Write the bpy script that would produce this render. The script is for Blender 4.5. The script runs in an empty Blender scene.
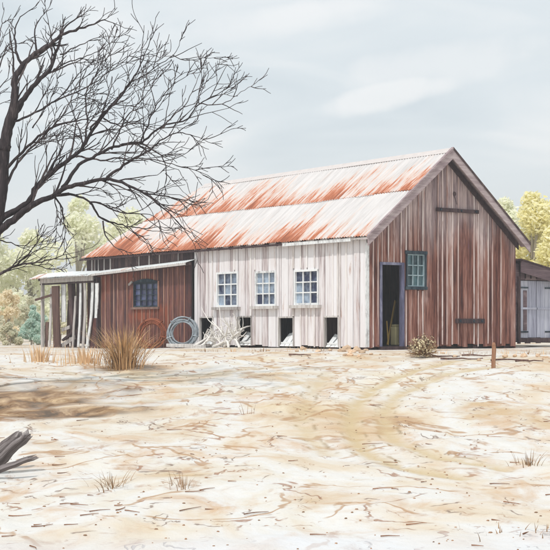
import bpy, bmesh, math, random
from mathutils import Vector, Matrix, noise
R = random.Random(7)
sc = bpy.context.scene
col = sc.collection
F = 1418.0            # focal length in 550-pixel units
CAMZ = 0.647
HOR = 325.0

def S(r, g, b):
    def f(c):
        c /= 255.0
        return c / 12.92 if c <= 0.04045 else ((c + 0.055) / 1.055) ** 2.4
    return (f(r), f(g), f(b), 1.0)

# ------------------------------------------------------------------ materials
class NT:
    def __init__(s, name):
        s.m = bpy.data.materials.new(name); s.m.use_nodes = True
        s.t = s.m.node_tree; s.b = s.t.nodes['Principled BSDF']
        s.b.inputs['Roughness'].default_value = 0.85
        s.b.inputs['Specular IOR Level'].default_value = 0.25
    def n(s, typ, **kw):
        nd = s.t.nodes.new(typ)
        for k, v in kw.items():
            if k in nd.inputs: nd.inputs[k].default_value = v
            else: setattr(nd, k, v)
        return nd
    def l(s, a, b): s.t.links.new(a, b)
    def coord(s, scale=(1, 1, 1), out='Object', rot=(0, 0, 0)):
        tc = s.n('ShaderNodeTexCoord'); mp = s.n('ShaderNodeMapping')
        mp.inputs['Scale'].default_value = scale; mp.inputs['Rotation'].default_value = rot
        s.l(tc.outputs[out], mp.inputs['Vector']); return mp.outputs[0]
    def noise(s, vec, scale=1.0, detail=4, rough=0.55, dist=0.0):
        nd = s.n('ShaderNodeTexNoise', Scale=scale, Detail=detail, Roughness=rough, Distortion=dist)
        s.l(vec, nd.inputs['Vector']); return nd.outputs['Fac']
    def ramp(s, fac, stops, interp='LINEAR'):
        r = s.n('ShaderNodeValToRGB'); cr = r.color_ramp; cr.interpolation = interp
        while len(cr.elements) < len(stops): cr.elements.new(0.5)
        for e, (p, c) in zip(cr.elements, stops):
            e.position = p; e.color = c if len(c) == 4 else (*c, 1)
        s.l(fac, r.inputs[0]); return r.outputs[0]
    def step(s, fac, a, b):
        mr = s.n('ShaderNodeMapRange', interpolation_type='SMOOTHSTEP')
        mr.inputs['From Min'].default_value = a; mr.inputs['From Max'].default_value = b
        s.l(fac, mr.inputs['Value']); return mr.outputs[0]
    def math(s, op, a, b=0.0, c=0.0):
        m = s.n('ShaderNodeMath', operation=op)
        for i, v in enumerate((a, b, c)):
            if hasattr(v, 'links') or hasattr(v, 'is_output'): s.l(v, m.inputs[i])
            else: m.inputs[i].default_value = v
        return m.outputs[0]
    def mix(s, fac, a, b, mode='MIX'):
        m = s.n('ShaderNodeMix', data_type='RGBA', blend_type=mode)
        for v, k in ((fac, 0), (a, 6), (b, 7)):
            if hasattr(v, 'is_output'): s.l(v, m.inputs[k])
            else: m.inputs[k].default_value = v
        return m.outputs[2]
    def attr(s, name, out='Fac'):
        return s.n('ShaderNodeAttribute', attribute_name=name).outputs[out]
    def bump(s, h, strength=0.3, dist=0.01):
        b = s.n('ShaderNodeBump'); b.inputs['Strength'].default_value = strength
        b.inputs['Distance'].default_value = dist
        s.l(h, b.inputs['Height']); s.l(b.outputs[0], s.b.inputs['Normal'])
    def color(s, c): s.l(c, s.b.inputs['Base Color'])

def wood(name, stops, streak=None, along='z', sx=14.0, sy=0.9, big=None, bumpy=0.35, rnd=0.45):
    """weathered timber: per-board tone + grain streaks along one axis + patches"""
    k = NT(name)
    sc3 = {'z': (sx, sx, sy), 'x': (sy, sx, sx), 'y': (sx, sy, sx)}[along]
    v = k.coord(sc3)
    g = k.noise(v, 1.0, 6, 0.65, 0.3)
    fine = k.noise(v, 4.0, 4, 0.6)
    r = k.attr('rnd')
    f = k.math('ADD', k.math('MULTIPLY', k.math('SUBTRACT', g, 0.5), 1.5), k.math('MULTIPLY', r, rnd))
    f = k.math('ADD', f, 0.5 - rnd / 2)
    f = k.math('ADD', f, k.math('MULTIPLY', k.math('SUBTRACT', fine, 0.5), 0.55))
    c = k.ramp(f, stops)
    if streak:
        v2 = k.coord({'z': (5, 5, .7), 'x': (.7, 5, 5), 'y': (5, .7, 5)}[along])
        m = k.step(k.noise(v2, 1.0, 5, 0.7, 0.6), streak[1], streak[1] + 0.16)
        m = k.math('MULTIPLY', m, streak[2])
        c = k.mix(m, c, streak[0])
    if big:
        v3 = k.coord((.55, .55, .7))
        m = k.step(k.noise(v3, 1.0, 4, 0.6, 0.4), big[1], big[1] + 0.25)
        m = k.math('MULTIPLY', m, big[2])
        c = k.mix(m, c, big[0])
    k.color(c); k.bump(fine, bumpy, 0.006)
    return k.m

def plain(name, c, rough=0.85, var=0.12, scale=6.0, metal=0.0, spec=0.25):
    k = NT(name)
    v = k.coord((1, 1, 1))
    n = k.noise(v, scale, 5, 0.6)
    r = k.attr('rnd')
    lo = tuple(x * (1 - var * 2.2) for x in c[:3]) + (1,); hi = tuple(min(1, x * (1 + var * 1.6)) for x in c[:3]) + (1,)
    f = k.math('ADD', k.math('MULTIPLY', n, 0.7), k.math('MULTIPLY', r, 0.35))
    k.color(k.ramp(f, [(0.15, lo), (0.85, hi)]))
    k.b.inputs['Roughness'].default_value = rough; k.b.inputs['Metallic'].default_value = metal
    k.b.inputs['Specular IOR Level'].default_value = spec
    k.bump(k.noise(v, scale * 5, 3), 0.25, 0.01)
    return k.m

M = {}
M['white_boards'] = wood('whitewashed_boards',
    [(0.0, S(128, 112, 114)), (0.22, S(196, 184, 184)), (0.42, S(226, 221, 222)), (1.0, S(238, 237, 239))],
    streak=(S(172, 128, 106), 0.58, 0.7), sx=9, sy=.5, big=(S(206, 194, 190), .54, .4), rnd=.5)
M['white_batten'] = wood('whitewashed_battens', [(0.0, S(160, 145, 140)), (0.4, S(224, 218, 215)), (1.0, S(245, 243, 242))],
    streak=(S(150, 118, 104), 0.60, 0.6))
# gable: faded red paint, worn to silver grey near the peak
def gable_mat():
    k = NT('faded_red_boards')
    v = k.coord((10, 10, .7)); g = k.noise(v, 1, 6, .65, .4); fine = k.noise(v, 4, 4, .6)
    r = k.attr('rnd')
    f = k.math('ADD', k.math('MULTIPLY', k.math('SUBTRACT', g, .5), 1.7), k.math('ADD', k.math('MULTIPLY', r, .36), .26))
    f = k.math('ADD', f, k.math('MULTIPLY', k.math('SUBTRACT', fine, .5), .6))
    red = k.ramp(f, [(0, S(62, 36, 34)), (.3, S(110, 68, 58)), (.55, S(152, 106, 92)), (.8, S(178, 148, 140)), (1, S(212, 196, 192))])
    grey = k.ramp(f, [(0, S(104, 88, 92)), (.3, S(152, 132, 132)), (.6, S(192, 172, 168)), (1, S(222, 210, 208))])
    sep = k.n('ShaderNodeSeparateXYZ'); tc = k.n('ShaderNodeTexCoord'); k.l(tc.outputs['Object'], sep.inputs[0])
    h = k.step(sep.outputs['Z'], 1.8, 4.6)
    n2 = k.noise(k.coord((1.6, 1.6, .35)), 1, 4, .6, .4)
    m = k.step(k.math('ADD', k.math('MULTIPLY', h, .62), n2), .55, .95)
    c = k.mix(m, red, grey)
    m2 = k.step(k.noise(k.coord((6, 6, .8)), 1, 5, .7, .5), .58, .7)
    c = k.mix(k.math('MULTIPLY', m2, .55), c, S(138, 84, 62))
    m3 = k.step(k.noise(k.coord((9, 9, .5)), 1.3, 5, .7, .5), .60, .68)
    c = k.mix(k.math('MULTIPLY', m3, .6), c, S(90, 66, 84))
    k.color(c); k.bump(fine, .4, .006); return k.m
M['red_boards'] = gable_mat()
M['red_batten'] = wood('faded_red_battens', [(0, S(120, 76, 72)), (.3, S(190, 162, 154)), (.7, S(216, 200, 195)), (1, S(232, 222, 218))],
    streak=(S(132, 76, 62), .5, .7))
M['dark_boards'] = wood('dark_red_boards', [(0, S(46, 30, 32)), (.35, S(86, 56, 54)), (.65, S(116, 78, 72)), (1, S(160, 122, 110))],
    streak=(S(58, 46, 54), .48, .65), sx=10, sy=.6, big=(S(156, 80, 48), .46, .65))
M['dark_batten'] = wood('dark_red_battens', [(0, S(82, 46, 42)), (.5, S(150, 108, 92)), (1, S(196, 164, 146))])
M['bargeboard'] = wood('grey_bargeboard', [(0, S(104, 88, 94)), (.4, S(158, 140, 142)), (1, S(206, 194, 192))], along='x', sx=8, sy=1)
M['dark_trim'] = wood('dark_timber', [(0, S(36, 28, 32)), (.5, S(70, 54, 56)), (1, S(112, 92, 88))], sx=10, sy=2)
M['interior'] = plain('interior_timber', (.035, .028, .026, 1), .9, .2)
M['blue_trim'] = wood('blue_grey_paint', [(0, S(72, 72, 92)), (.5, S(104, 104, 130)), (1, S(160, 160, 178))], sx=10, sy=2)
M['dark_teal'] = wood('dark_slate_paint', [(0, S(26, 34, 44)), (.5, S(40, 52, 62)), (1, S(84, 98, 104))], sx=10, sy=2)
M['white_paint'] = wood('chipped_white_paint', [(0, S(168, 166, 166)), (.35, S(226, 228, 228)), (1, S(244, 246, 246))], sx=8, sy=3)
M['teal_white'] = wood('pale_teal_paint', [(0, S(112, 132, 140)), (.5, S(150, 170, 176)), (1, S(190, 204, 208))], sx=8, sy=3)
M['grey_wood'] = wood('silver_grey_timber', [(0, S(104, 100, 100)), (.4, S(168, 162, 158)), (1, S(226, 222, 218))], sx=14, sy=1.2)
M['brown_slab'] = wood('brown_slab_timber', [(0, S(60, 42, 40)), (.5, S(108, 82, 74)), (1, S(150, 124, 112))], sx=14, sy=1.0)
M['post'] = wood('reddish_post', [(0, S(96, 60, 44)), (.5, S(140, 96, 72)), (1, S(178, 140, 112))], sx=20, sy=2)
M['log'] = wood('burnt_grey_log', [(0, S(44, 38, 38)), (.4, S(92, 84, 82)), (.7, S(138, 130, 128)), (1, S(190, 184, 180))], along='x', sx=22, sy=1.0)
M['grey_door'] = wood('grey_lilac_door', [(0, S(118, 118, 138)), (.4, S(172, 174, 190)), (1, S(208, 210, 220))], sx=12, sy=.8,
    streak=(S(116, 108, 122), .58, .5))
M['shed_roof'] = wood('purple_grey_boards', [(0, S(70, 56, 62)), (.5, S(112, 94, 98)), (1, S(164, 148, 146))], along='x', sx=8, sy=1)
M['ochre'] = plain('ochre_wood', S(196, 160, 84), .8, .1)
M['pale_ochre'] = plain('pale_feed_sack', S(206, 196, 150), .8, .1)

def glass(name, dark, pale, lo=.35, hi=.75, rough=.25):
    k = NT(name)
    n = k.noise(k.coord((3, 3, 3)), 1.6, 3, .6, .5)
    f = k.math('ADD', k.math('MULTIPLY', n, .7), k.math('MULTIPLY', k.attr('rnd'), .5))
    k.color(k.ramp(f, [(lo, dark), (hi, pale)]))  # noise and per-pane tone blend the dark and pale colours
    k.b.inputs['Roughness'].default_value = rough
    k.b.inputs['Specular IOR Level'].default_value = .5
    return k.m
M['glass_blue'] = glass('mottled_blue_glass', S(28, 38, 72), S(176, 194, 212), .40, .95)
M['glass_teal'] = glass('mottled_teal_glass', S(24, 42, 52), S(104, 140, 146), .35, 1.0)
M['glass_dark'] = glass('dark_indigo_glass', S(36, 40, 74), S(96, 106, 146), .35, 1.0)

def roof_mat(name, white, hw, amount=0.0, rusty=S(186, 98, 46)):
    """corrugated iron: UV = (metres along, metres up the slope); hw = height of one course"""
    k = NT(name)
    uv = k.n('ShaderNodeUVMap', uv_map='slope'); 
    sep = k.n('ShaderNodeSeparateXYZ'); k.l(uv.outputs[0], sep.inputs[0])
    q = k.math('FRACT', k.math('DIVIDE', sep.outputs['Y'], hw))
    band = k.math('SUBTRACT', 1.0, q)            # 1 at the foot of each course
    def uvn(sx, sy, sc_, d=5, r=.6, dist=.3):
        mp = k.n('ShaderNodeMapping'); mp.inputs['Scale'].default_value = (sx, sy, 1)
        k.l(uv.outputs[0], mp.inputs['Vector']); return k.noise(mp.outputs[0], sc_, d, r, dist)
    broad = uvn(.42, .22, 1, 3, .5, .5)
    streak = uvn(3.6, .38, 1, 6, .7, .15)
    fine = uvn(16, 1.1, 1, 4, .65, .1)
    rnd = k.attr('rnd')
    f = k.math('MULTIPLY', broad, .95)
    f = k.math('ADD', f, k.math('MULTIPLY', streak, 1.05))
    f = k.math('ADD', f, k.math('MULTIPLY', band, .40))
    f = k.math('ADD', f, k.math('MULTIPLY', fine, .75))
    f = k.math('ADD', f, k.math('MULTIPLY', rnd, .14))
    f = k.math('ADD', f, amount - .01)
    wash = k.step(f, 1.52, 1.86)
    rust = k.step(f, 1.68, 1.86)
    deep = k.step(f, 1.80, 2.02)
    base = k.ramp(uvn(9, .8, 1, 4, .6, .1), [(.3, tuple(c * .78 for c in white[:3])), (.6, white)])
    c = k.mix(k.math('MULTIPLY', wash, .6), base, S(216, 174, 146))
    c = k.mix(k.math('MULTIPLY', rust, .85), c, rusty)
    c = k.mix(k.math('MULTIPLY', deep, .75), c, S(128, 68, 42))
    edge = k.step(band, .965, .995)
    c = k.mix(k.math('MULTIPLY', edge, k.math('MULTIPLY', k.step(streak, .48, .62), .4)), c, S(150, 100, 78))
    k.color(c); k.b.inputs['Roughness'].default_value = .6
    k.bump(fine, .2, .005)
    return k.m
M['roof'] = roof_mat('rusty_corrugated_iron', S(212, 208, 206), 1.92)
M['lean_roof'] = roof_mat('pale_corrugated_iron', S(226, 230, 230), 3.0, -.32)
M['galv'] = plain('galvanised_cap', S(206, 198, 194), .5, .1)

# ------------------------------------------------------------------ mesh builder
OFF = {}
class MB:
    def __init__(s): s.v = []; s.f = []; s.r = []; s.uv = {}
    def add(s, vs, fs, r=None):
        b = len(s.v); s.v += [Vector(p) for p in vs]
        r = R.random() if r is None else r
        for f in fs: s.f.append([b + i for i in f]); s.r.append(r)
    def hexa(s, P, r=None):      # P: 8 corners, 0-3 one end loop, 4-7 the other
        s.add(P, [(0, 1, 2, 3), (7, 6, 5, 4), (0, 4, 5, 1), (1, 5, 6, 2), (2, 6, 7, 3), (3, 7, 4, 0)], r)
    def box(s, a, b, r=None):
        (x0, y0, z0), (x1, y1, z1) = a, b
        s.hexa([(x0, y0, z0), (x1, y0, z0), (x1, y1, z0), (x0, y1, z0), (x0, y0, z1), (x1, y0, z1), (x1, y1, z1), (x0, y1, z1)], r)
    def fbox(s, Fn, a0, a1, z0, z1, o0, o1, r=None, z0b=None, z1b=None):
        z0b = z0 if z0b is None else z0b; z1b = z1 if z1b is None else z1b
        s.hexa([Fn(a0, z0, o0), Fn(a1, z0b, o0), Fn(a1, z0b, o1), Fn(a0, z0, o1),
                Fn(a0, z1, o0), Fn(a1, z1b, o0), Fn(a1, z1b, o1), Fn(a0, z1, o1)], r)
    def beam(s, p, q, w, h, up=(0, 0, 1), r=None):
        p = Vector(p); q = Vector(q); d = (q - p).normalized(); u = Vector(up)
        if abs(d.dot(u)) > .98: u = Vector((0, 1, 0))
        sd = d.cross(u).normalized(); u = sd.cross(d).normalized()
        c = [(-1, -1), (1, -1), (1, 1), (-1, 1)]
        s.hexa([p + sd * a * w / 2 + u * b * h / 2 for a, b in c] + [q + sd * a * w / 2 + u * b * h / 2 for a, b in c], r)
    def tube(s, pts, rads, n=6, r=None, cap=True):
        pts = [Vector(p) for p in pts]; base = len(s.v); r = R.random() if r is None else r
        prev = None
        for i, p in enumerate(pts):
            d = (pts[min(i + 1, len(pts) - 1)] - pts[max(i - 1, 0)])
            d = d.normalized() if d.length > 1e-6 else Vector((0, 0, 1))
            if prev is None:
                a = d.orthogonal().normalized()
            else:
                a = (prev - d * prev.dot(d)); a = a.normalized() if a.length > 1e-5 else d.orthogonal().normalized()
            prev = a; b = d.cross(a)
            for k in range(n):
                t = 2 * math.pi * k / n
                s.v.append(p + (a * math.cos(t) + b * math.sin(t)) * rads[i])
        for i in range(len(pts) - 1):
            for k in range(n):
                k2 = (k + 1) % n
                s.f.append([base + i * n + k, base + i * n + k2, base + (i + 1) * n + k2, base + (i + 1) * n + k]); s.r.append(r)
        if cap:
            s.f.append([base + k for k in range(n)][::-1]); s.r.append(r)
            e = base + (len(pts) - 1) * n
            s.f.append([e + k for k in range(n)]); s.r.append(r)
    def build(s, name, mat, parent=None, recalc=True, smooth=False, bevel=0, off=None):
        if parent is not None and parent.name in OFF: off = OFF[parent.name]
        off = Vector(off) if off is not None else Vector((0, 0, 0))
        me = bpy.data.meshes.new(name)
        me.from_pydata([v - off for v in s.v], [], s.f)
        at = me.attributes.new('rnd', 'FLOAT', 'FACE'); at.data.foreach_set('value', s.r)
        if recalc:
            bm = bmesh.new(); bm.from_mesh(me); bmesh.ops.recalc_face_normals(bm, faces=bm.faces); bm.to_mesh(me); bm.free()
        me.materials.append(mat)
        if smooth: me.shade_smooth()
        o = bpy.data.objects.new(name, me); col.objects.link(o)
        if parent is not None:
            o.parent = parent; OFF[o.name] = off
        if bevel:
            md = o.modifiers.new('bevel', 'BEVEL'); md.width = bevel; md.segments = 2
        return o

def tag(o, label=None, cat=None, group=None, kind=None):
    if label: o['label'] = label
    if cat: o['category'] = cat
    if group: o['group'] = group
    if kind: o['kind'] = kind
    return o
def empty(name, loc, rz=0.0):
    o = bpy.data.objects.new(name, None); o.empty_display_size = .3
    o.location = loc; o.rotation_euler = (0, 0, rz); col.objects.link(o); return o

# ------------------------------------------------------------------ camera + frames
cam = bpy.data.cameras.new('camera'); co = bpy.data.objects.new('camera', cam); col.objects.link(co)
co.location = (0, 0, CAMZ); co.rotation_euler = (math.pi / 2, 0, 0)
cam.sensor_width = 36; cam.lens = 36 * F / 550; cam.shift_y = (HOR - 275) / 550
cam.clip_end = 20000; cam.clip_start = .1
sc.camera = co
def at(px, py, Y): return Vector(((px - 275) / F * Y, Y, CAMZ + (HOR - py) / F * Y))

A = Vector((2.38, 36.7, 0)); TH = math.radians(36.1)
C, Sn = math.cos(TH), math.sin(TH)
def W(x, y, z=0.0): return Vector((A.x + C * x - Sn * y, A.y + Sn * x + C * y, z))
def ray_local(px, py):
    d = Vector(((px - 275) / F, 1, (HOR - py) / F)); o = Vector((0, 0, CAMZ)) - A
    o = Vector((C * o.x + Sn * o.y, -Sn * o.x + C * o.y, CAMZ)); d = Vector((C * d.x + Sn * d.y, -Sn * d.x + C * d.y, d.z))
    return o, d
def on_gable(px, py, y=0.0):      # -> (x, z) on the plane local y = const
    o, d = ray_local(px, py); t = (y - o.y) / d.y; p = o + d * t; return p.x, p.z
def on_side(px, py, x=0.0):       # -> (y, z) on the plane local x = const
    o, d = ray_local(px, py); t = (x - o.x) / d.x; p = o + d * t; return p.y, p.z

def sstep(a, b, x):
    t = max(0, min(1, (x - a) / (b - a))); return t * t * (3 - 2 * t)
def fbm(x, y, s, o=3):
    v = 0; a = 1; 
    for i in range(o):
        v += a * noise.noise(Vector((x * s, y * s, 3.7 * i))); s *= 2.1; a *= .5
    return v
def gbase(X, Y):
    z = -1.36 * sstep(33.5, 9.0, Y)
    if Y < 9: z = -1.36
    z -= .14 * sstep(-1.0, -6, X) * sstep(30, 44, Y) * (1 - sstep(60, 90, Y))
    return z
def gz(X, Y):
    z = gbase(X, Y)
    k = 1 - .75 * sstep(29, 34, Y)
    z += k * (.05 * fbm(X, Y, .35) + .028 * fbm(X + 9, Y, 1.3))
    return z
def ground_hit(px, py):
    Y = 9.0
    while Y < 200:
        z = CAMZ + (HOR - py) / F * Y; X = (px - 275) / F * Y
        if z <= gbase(X, Y): return Vector((X, Y, gz(X, Y)))
        Y += .03
    return Vector(((px - 275) / F * 60, 60, 0))

# ------------------------------------------------------------------ world + sun
w = bpy.data.worlds.new('World'); sc.world = w; w.use_nodes = True
nt = w.node_tree; bg = nt.nodes['Background']
SUN_EL = math.radians(60); sun_dir = Vector((-.52, -.85, 0)).normalized()     # towards the sun
az = math.atan2(sun_dir.x, sun_dir.y)
sky = nt.nodes.new('ShaderNodeTexSky'); sky.sky_type = 'NISHITA'; sky.sun_disc = False
sky.sun_elevation = SUN_EL; sky.sun_rotation = az; sky.dust_density = 3; sky.air_density = 1.0
mul = nt.nodes.new('ShaderNodeVectorMath'); mul.operation = 'SCALE'; mul.inputs['Scale'].default_value = .1
nt.links.new(sky.outputs[0], mul.inputs[0])
tc = nt.nodes.new('ShaderNodeTexCoord'); mp = nt.nodes.new('ShaderNodeMapping'); mp.inputs['Scale'].default_value = (4.0, 4.0, 17.0); mp.inputs['Rotation'].default_value = (0, -.10, 0)
nt.links.new(tc.outputs['Generated'], mp.inputs['Vector'])
nz = nt.nodes.new('ShaderNodeTexNoise'); nz.inputs['Scale'].default_value = 1.35; nz.inputs['Detail'].default_value = 4; nz.inputs['Distortion'].default_value = .7
nz.inputs['Roughness'].default_value = .42
nt.links.new(mp.outputs[0], nz.inputs['Vector'])
cr = nt.nodes.new('ShaderNodeValToRGB'); e = cr.color_ramp.elements
e[0].position = .3; e[0].color = (.68, .75, .79, 1); e[1].position = .72; e[1].color = (.95, .955, .95, 1)
x = cr.color_ramp.elements.new(.5); x.color = (.76, .82, .85, 1)
nt.links.new(nz.outputs['Fac'], cr.inputs[0])
mx = nt.nodes.new('ShaderNodeMix'); mx.data_type = 'RGBA'; mx.inputs[0].default_value = .90
nt.links.new(mul.outputs[0], mx.inputs[6])
# paler towards the horizon, and one soft white cloud bank to the upper right
def wn(t, **kw):
    n = nt.nodes.new(t)
    for k_, v_ in kw.items(): setattr(n, k_, v_)
    return n
def wm(op, a_, b_=0.0):
    n = wn('ShaderNodeMath', operation=op)
    for i_, v_ in enumerate((a_, b_)):
        if hasattr(v_, 'is_output'): nt.links.new(v_, n.inputs[i_])
        else: n.inputs[i_].default_value = v_
    return n.outputs[0]
sp = wn('ShaderNodeSeparateXYZ'); nt.links.new(tc.outputs['Generated'], sp.inputs[0])
hz = wn('ShaderNodeMapRange', interpolation_type='SMOOTHSTEP'); nt.links.new(sp.outputs['Z'], hz.inputs['Value'])
hz.inputs['From Min'].default_value = -.02; hz.inputs['From Max'].default_value = .16; hz.inputs['To Min'].default_value = .65; hz.inputs['To Max'].default_value = 0
m1 = wn('ShaderNodeMix', data_type='RGBA'); nt.links.new(hz.outputs[0], m1.inputs[0]); nt.links.new(cr.outputs[0], m1.inputs[6]); m1.inputs[7].default_value = (.95, .94, .90, 1)
n5 = wn('ShaderNodeTexNoise'); n5.inputs['Scale'].default_value = 22; n5.inputs['Detail'].default_value = 5; nt.links.new(tc.outputs['Generated'], n5.inputs['Vector'])
cl = None
for cx_, cz_, rx_, rz_, sl_ in ((.082, .160, .050, .0105, .22), (.125, .180, .075, .016, .1), (-.02, .205, .09, .012, .15)):
    dx = wm('SUBTRACT', sp.outputs['X'], cx_); dz = wm('SUBTRACT', wm('SUBTRACT', sp.outputs['Z'], cz_), wm('MULTIPLY', dx, sl_))
    d = wm('ADD', wm('POWER', wm('ABSOLUTE', wm('DIVIDE', dx, rx_)), 2.0), wm('POWER', wm('ABSOLUTE', wm('DIVIDE', dz, rz_)), 2.0))
    d = wm('ADD', d, wm('MULTIPLY', wm('SUBTRACT', n5.outputs['Fac'], .5), 3.0))
    mr = wn('ShaderNodeMapRange', interpolation_type='SMOOTHSTEP'); nt.links.new(d, mr.inputs['Value'])
    mr.inputs['From Min'].default_value = 1.3; mr.inputs['From Max'].default_value = .1; mr.inputs['To Max'].default_value = .75 if cl is None else .45
    cl = mr.outputs[0] if cl is None else wm('MAXIMUM', cl, mr.outputs[0])
fr = wm('MULTIPLY', cl, wm('GREATER_THAN', sp.outputs['Y'], 0.0))
m2 = wn('ShaderNodeMix', data_type='RGBA'); nt.links.new(fr, m2.inputs[0]); nt.links.new(m1.outputs[2], m2.inputs[6]); m2.inputs[7].default_value = (.95, .955, .95, 1)
nt.links.new(m2.outputs[2], mx.inputs[7])
nt.links.new(mx.outputs[2], bg.inputs['Color']); bg.inputs['Strength'].default_value = 1.10
sl = bpy.data.lights.new('sun', 'SUN'); sl.energy = 2.5; sl.angle = math.radians(1.5); sl.color = (1, .97, .935)
so = bpy.data.objects.new('sun', sl); col.objects.link(so)
tosun = Vector((sun_dir.x * math.cos(SUN_EL), sun_dir.y * math.cos(SUN_EL), math.sin(SUN_EL)))
so.rotation_euler = tosun.to_track_quat('Z', 'Y').to_euler(); so.location = (0, 0, 30)
sc.view_settings.view_transform = 'Standard'; sc.view_settings.look = 'None'
sc.view_settings.exposure = 0.0; sc.view_settings.gamma = 1.0; sc.view_settings.use_curve_mapping = False

# ------------------------------------------------------------------ ground
def axis(fine0, fine1, st, out0, out1):
    a = []; x = fine0
    while x < fine1: a.append(x); x += st
    a.append(fine1); s = st; x = fine1
    while x < out1: s *= 1.35; x = min(out1, x + s); a.append(x)
    s = st; x = fine0; b = []
    while x > out0: s *= 1.35; x = max(out0, x - s); b.append(x)
    return b[::-1] + a
def seg_d(p, a, b):
    ab = b - a; t = max(0, min(1, (p - a).dot(ab) / max(ab.dot(ab), 1e-9))); return (p - a - ab * t).length
def curve_pts(pxs): return [ground_hit(*p).to_2d() for p in pxs]
tracks = [curve_pts(t) for t in (
    [(520, 356), (450, 362), (405, 374), (372, 388), (354, 406), (350, 428), (364, 450), (400, 466), (460, 480)],
    [(500, 366), (450, 374), (420, 384), (396, 396), (384, 412), (386, 430), (402, 444), (440, 456), (500, 470)],
    [(330, 372), (310, 392), (302, 415), (308, 436), (330, 452)],
    [(60, 372), (140, 378), (230, 372), (320, 362)],
    [(30, 400), (130, 404), (240, 392), (330, 378)])]
stains = []   # (centre, rx, ry, strength)
for (px, py, rx, ry, st) in [(15, 412, 2.1, .75, 1.0), (-40, 400, 3, 1.6, 1.0), (55, 404, 1.1, .45, .8), (70, 385, 1.8, .7, .4),
                             (20, 445, 1.2, .3, .25), (130, 368, .8, .7, .7)]:
    stains.append((ground_hit(px, py).to_2d(), rx, ry, st))
gx = axis(-8.5, 11.5, .075, -420, 420); gy = axis(9.5, 42, .075, -45, 560)
verts = []; A_tr = []; A_st = []; A_pa = []
for Y in gy:
    for X in gx:
        near = -12 < X < 14 and 8 < Y < 50
        z = gz(X, Y) if near else gbase(X, Y)
        tr = st = 0.0
        if near:
            p = Vector((X, Y))
            if Y > 13:
                for ti, t in enumerate(tracks):
                    d = min(seg_d(p, t[i], t[i + 1]) for i in range(len(t) - 1)) if abs(X - t[0].x) < 12 else 9
                    tr = max(tr, math.exp(-(d / .14) ** 2) * (1, .9, .6, .5, .5)[ti])
            for c, rx, ry, s_ in stains:
                d = math.hypot((X - c.x) / rx, (Y - c.y) / ry) + .45 * fbm(X, Y, .9)
                st = max(st, s_ * (1 - sstep(.55, 1.15, d)))
            z -= .035 * tr
            # little erosion steps
            r = noise.noise(Vector((X * .7 + 3, Y * .5, 1.3))) + .5 * noise.noise(Vector((X * 1.8, Y * 1.3, 5)))
            rid = 1 - min(1, abs(r) / .10)
            z += .022 * rid * (1 - sstep(26, 32, Y))
        verts.append((X, Y, z)); A_tr.append(tr); A_st.append(st)
        A_pa.append(sstep(13.3, 12.3, Y + .5 * (fbm(X, Y, .5) if near else 0)) )
nx = len(gx)
faces = [(j * nx + i, j * nx + i + 1, (j + 1) * nx + i + 1, (j + 1) * nx + i) for j in range(len(gy) - 1) for i in range(nx - 1)]
me = bpy.data.meshes.new('ground'); me.from_pydata(verts, [], faces)
for nm, arr in (('track', A_tr), ('stain', A_st), ('chalk', A_pa)):
    a = me.attributes.new(nm, 'FLOAT', 'POINT'); a.data.foreach_set('value', arr)
me.shade_smooth()
k = NT('pale_dry_earth')
v = k.coord((1, 1, 1)); v2 = k.coord((.85, .62, 1), rot=(0, 0, .06))
base = k.ramp(k.noise(v2, .42, 5, .62, .7), [(.28, S(190, 162, 128)), (.40, S(208, 196, 178)), (.50, S(213, 211, 207)), (.56, S(210, 204, 193)), (.68, S(194, 170, 138))])
n1 = k.noise(v2, 1.15, 5, .62, .9)
c = k.mix(k.math('MULTIPLY', k.step(n1, .50, .72), .85), base, S(196, 166, 134))
n2 = k.noise(k.coord((.75, .60, 1), rot=(0, 0, -.08)), 1.8, 6, .65, 1.2)
c = k.mix(k.math('MULTIPLY', k.step(n2, .56, .72), .8), c, S(168, 134, 106))
n3 = k.noise(v2, .5, 3, .5, .3)
c = k.mix(k.math('MULTIPLY', k.step(n3, .56, .72), .3), c, S(216, 200, 160))
# thin wandering rill lines: contour lines of a noise field, broken by a mask
def rill(scale, seed, wd, colr, amt, msk, stretch=(.8, .62)):
    global c
    vv = k.coord((stretch[0], stretch[1], 1)); add = k.n('ShaderNodeVectorMath', operation='ADD'); add.inputs[1].default_value = (seed, seed * .7, 0)
    k.l(vv, add.inputs[0]); n = k.noise(add.outputs[0], scale, 4, .55, .6)
    m = k.math('SUBTRACT', 1.0, k.step(k.math('ABSOLUTE', k.math('SUBTRACT', n, .5)), wd * .3, wd))
    mk = k.noise(add.outputs[0], scale * 1.7, 4, .6)
    m = k.math('MULTIPLY', m, k.step(mk, msk, msk + .06))
    c = k.mix(k.math('MULTIPLY', m, amt), c, colr); return m
r1 = rill(.9, 3.1, .012, S(150, 106, 80), .75, .52)
r2 = rill(1.4, 11.7, .012, S(126, 104, 92), .75, .54)
r3 = rill(.55, 23.0, .016, S(170, 134, 100), .75, .44)
r4 = rill(2.4, 31.0, .012, S(150, 112, 84), .6, .56)
chalk = k.attr('chalk')
c = k.mix(k.math('MULTIPLY', chalk, .6), c, S(210, 212, 216))
c = k.mix(k.math('MULTIPLY', k.attr('track'), k.math('MULTIPLY', k.step(k.noise(v, 2.4, 4), .28, .48), .9)), c, S(192, 172, 136))
tk = k.attr('track'); rim = k.math('MULTIPLY', k.step(tk, .12, .25), k.math('SUBTRACT', 1.0, k.step(tk, .25, .45)))
c = k.mix(k.math('MULTIPLY', rim, k.math('MULTIPLY', k.step(k.noise(v, 2.2, 4), .5, .6), .6)), c, S(150, 128, 96))
stn = k.attr('stain')
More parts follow.
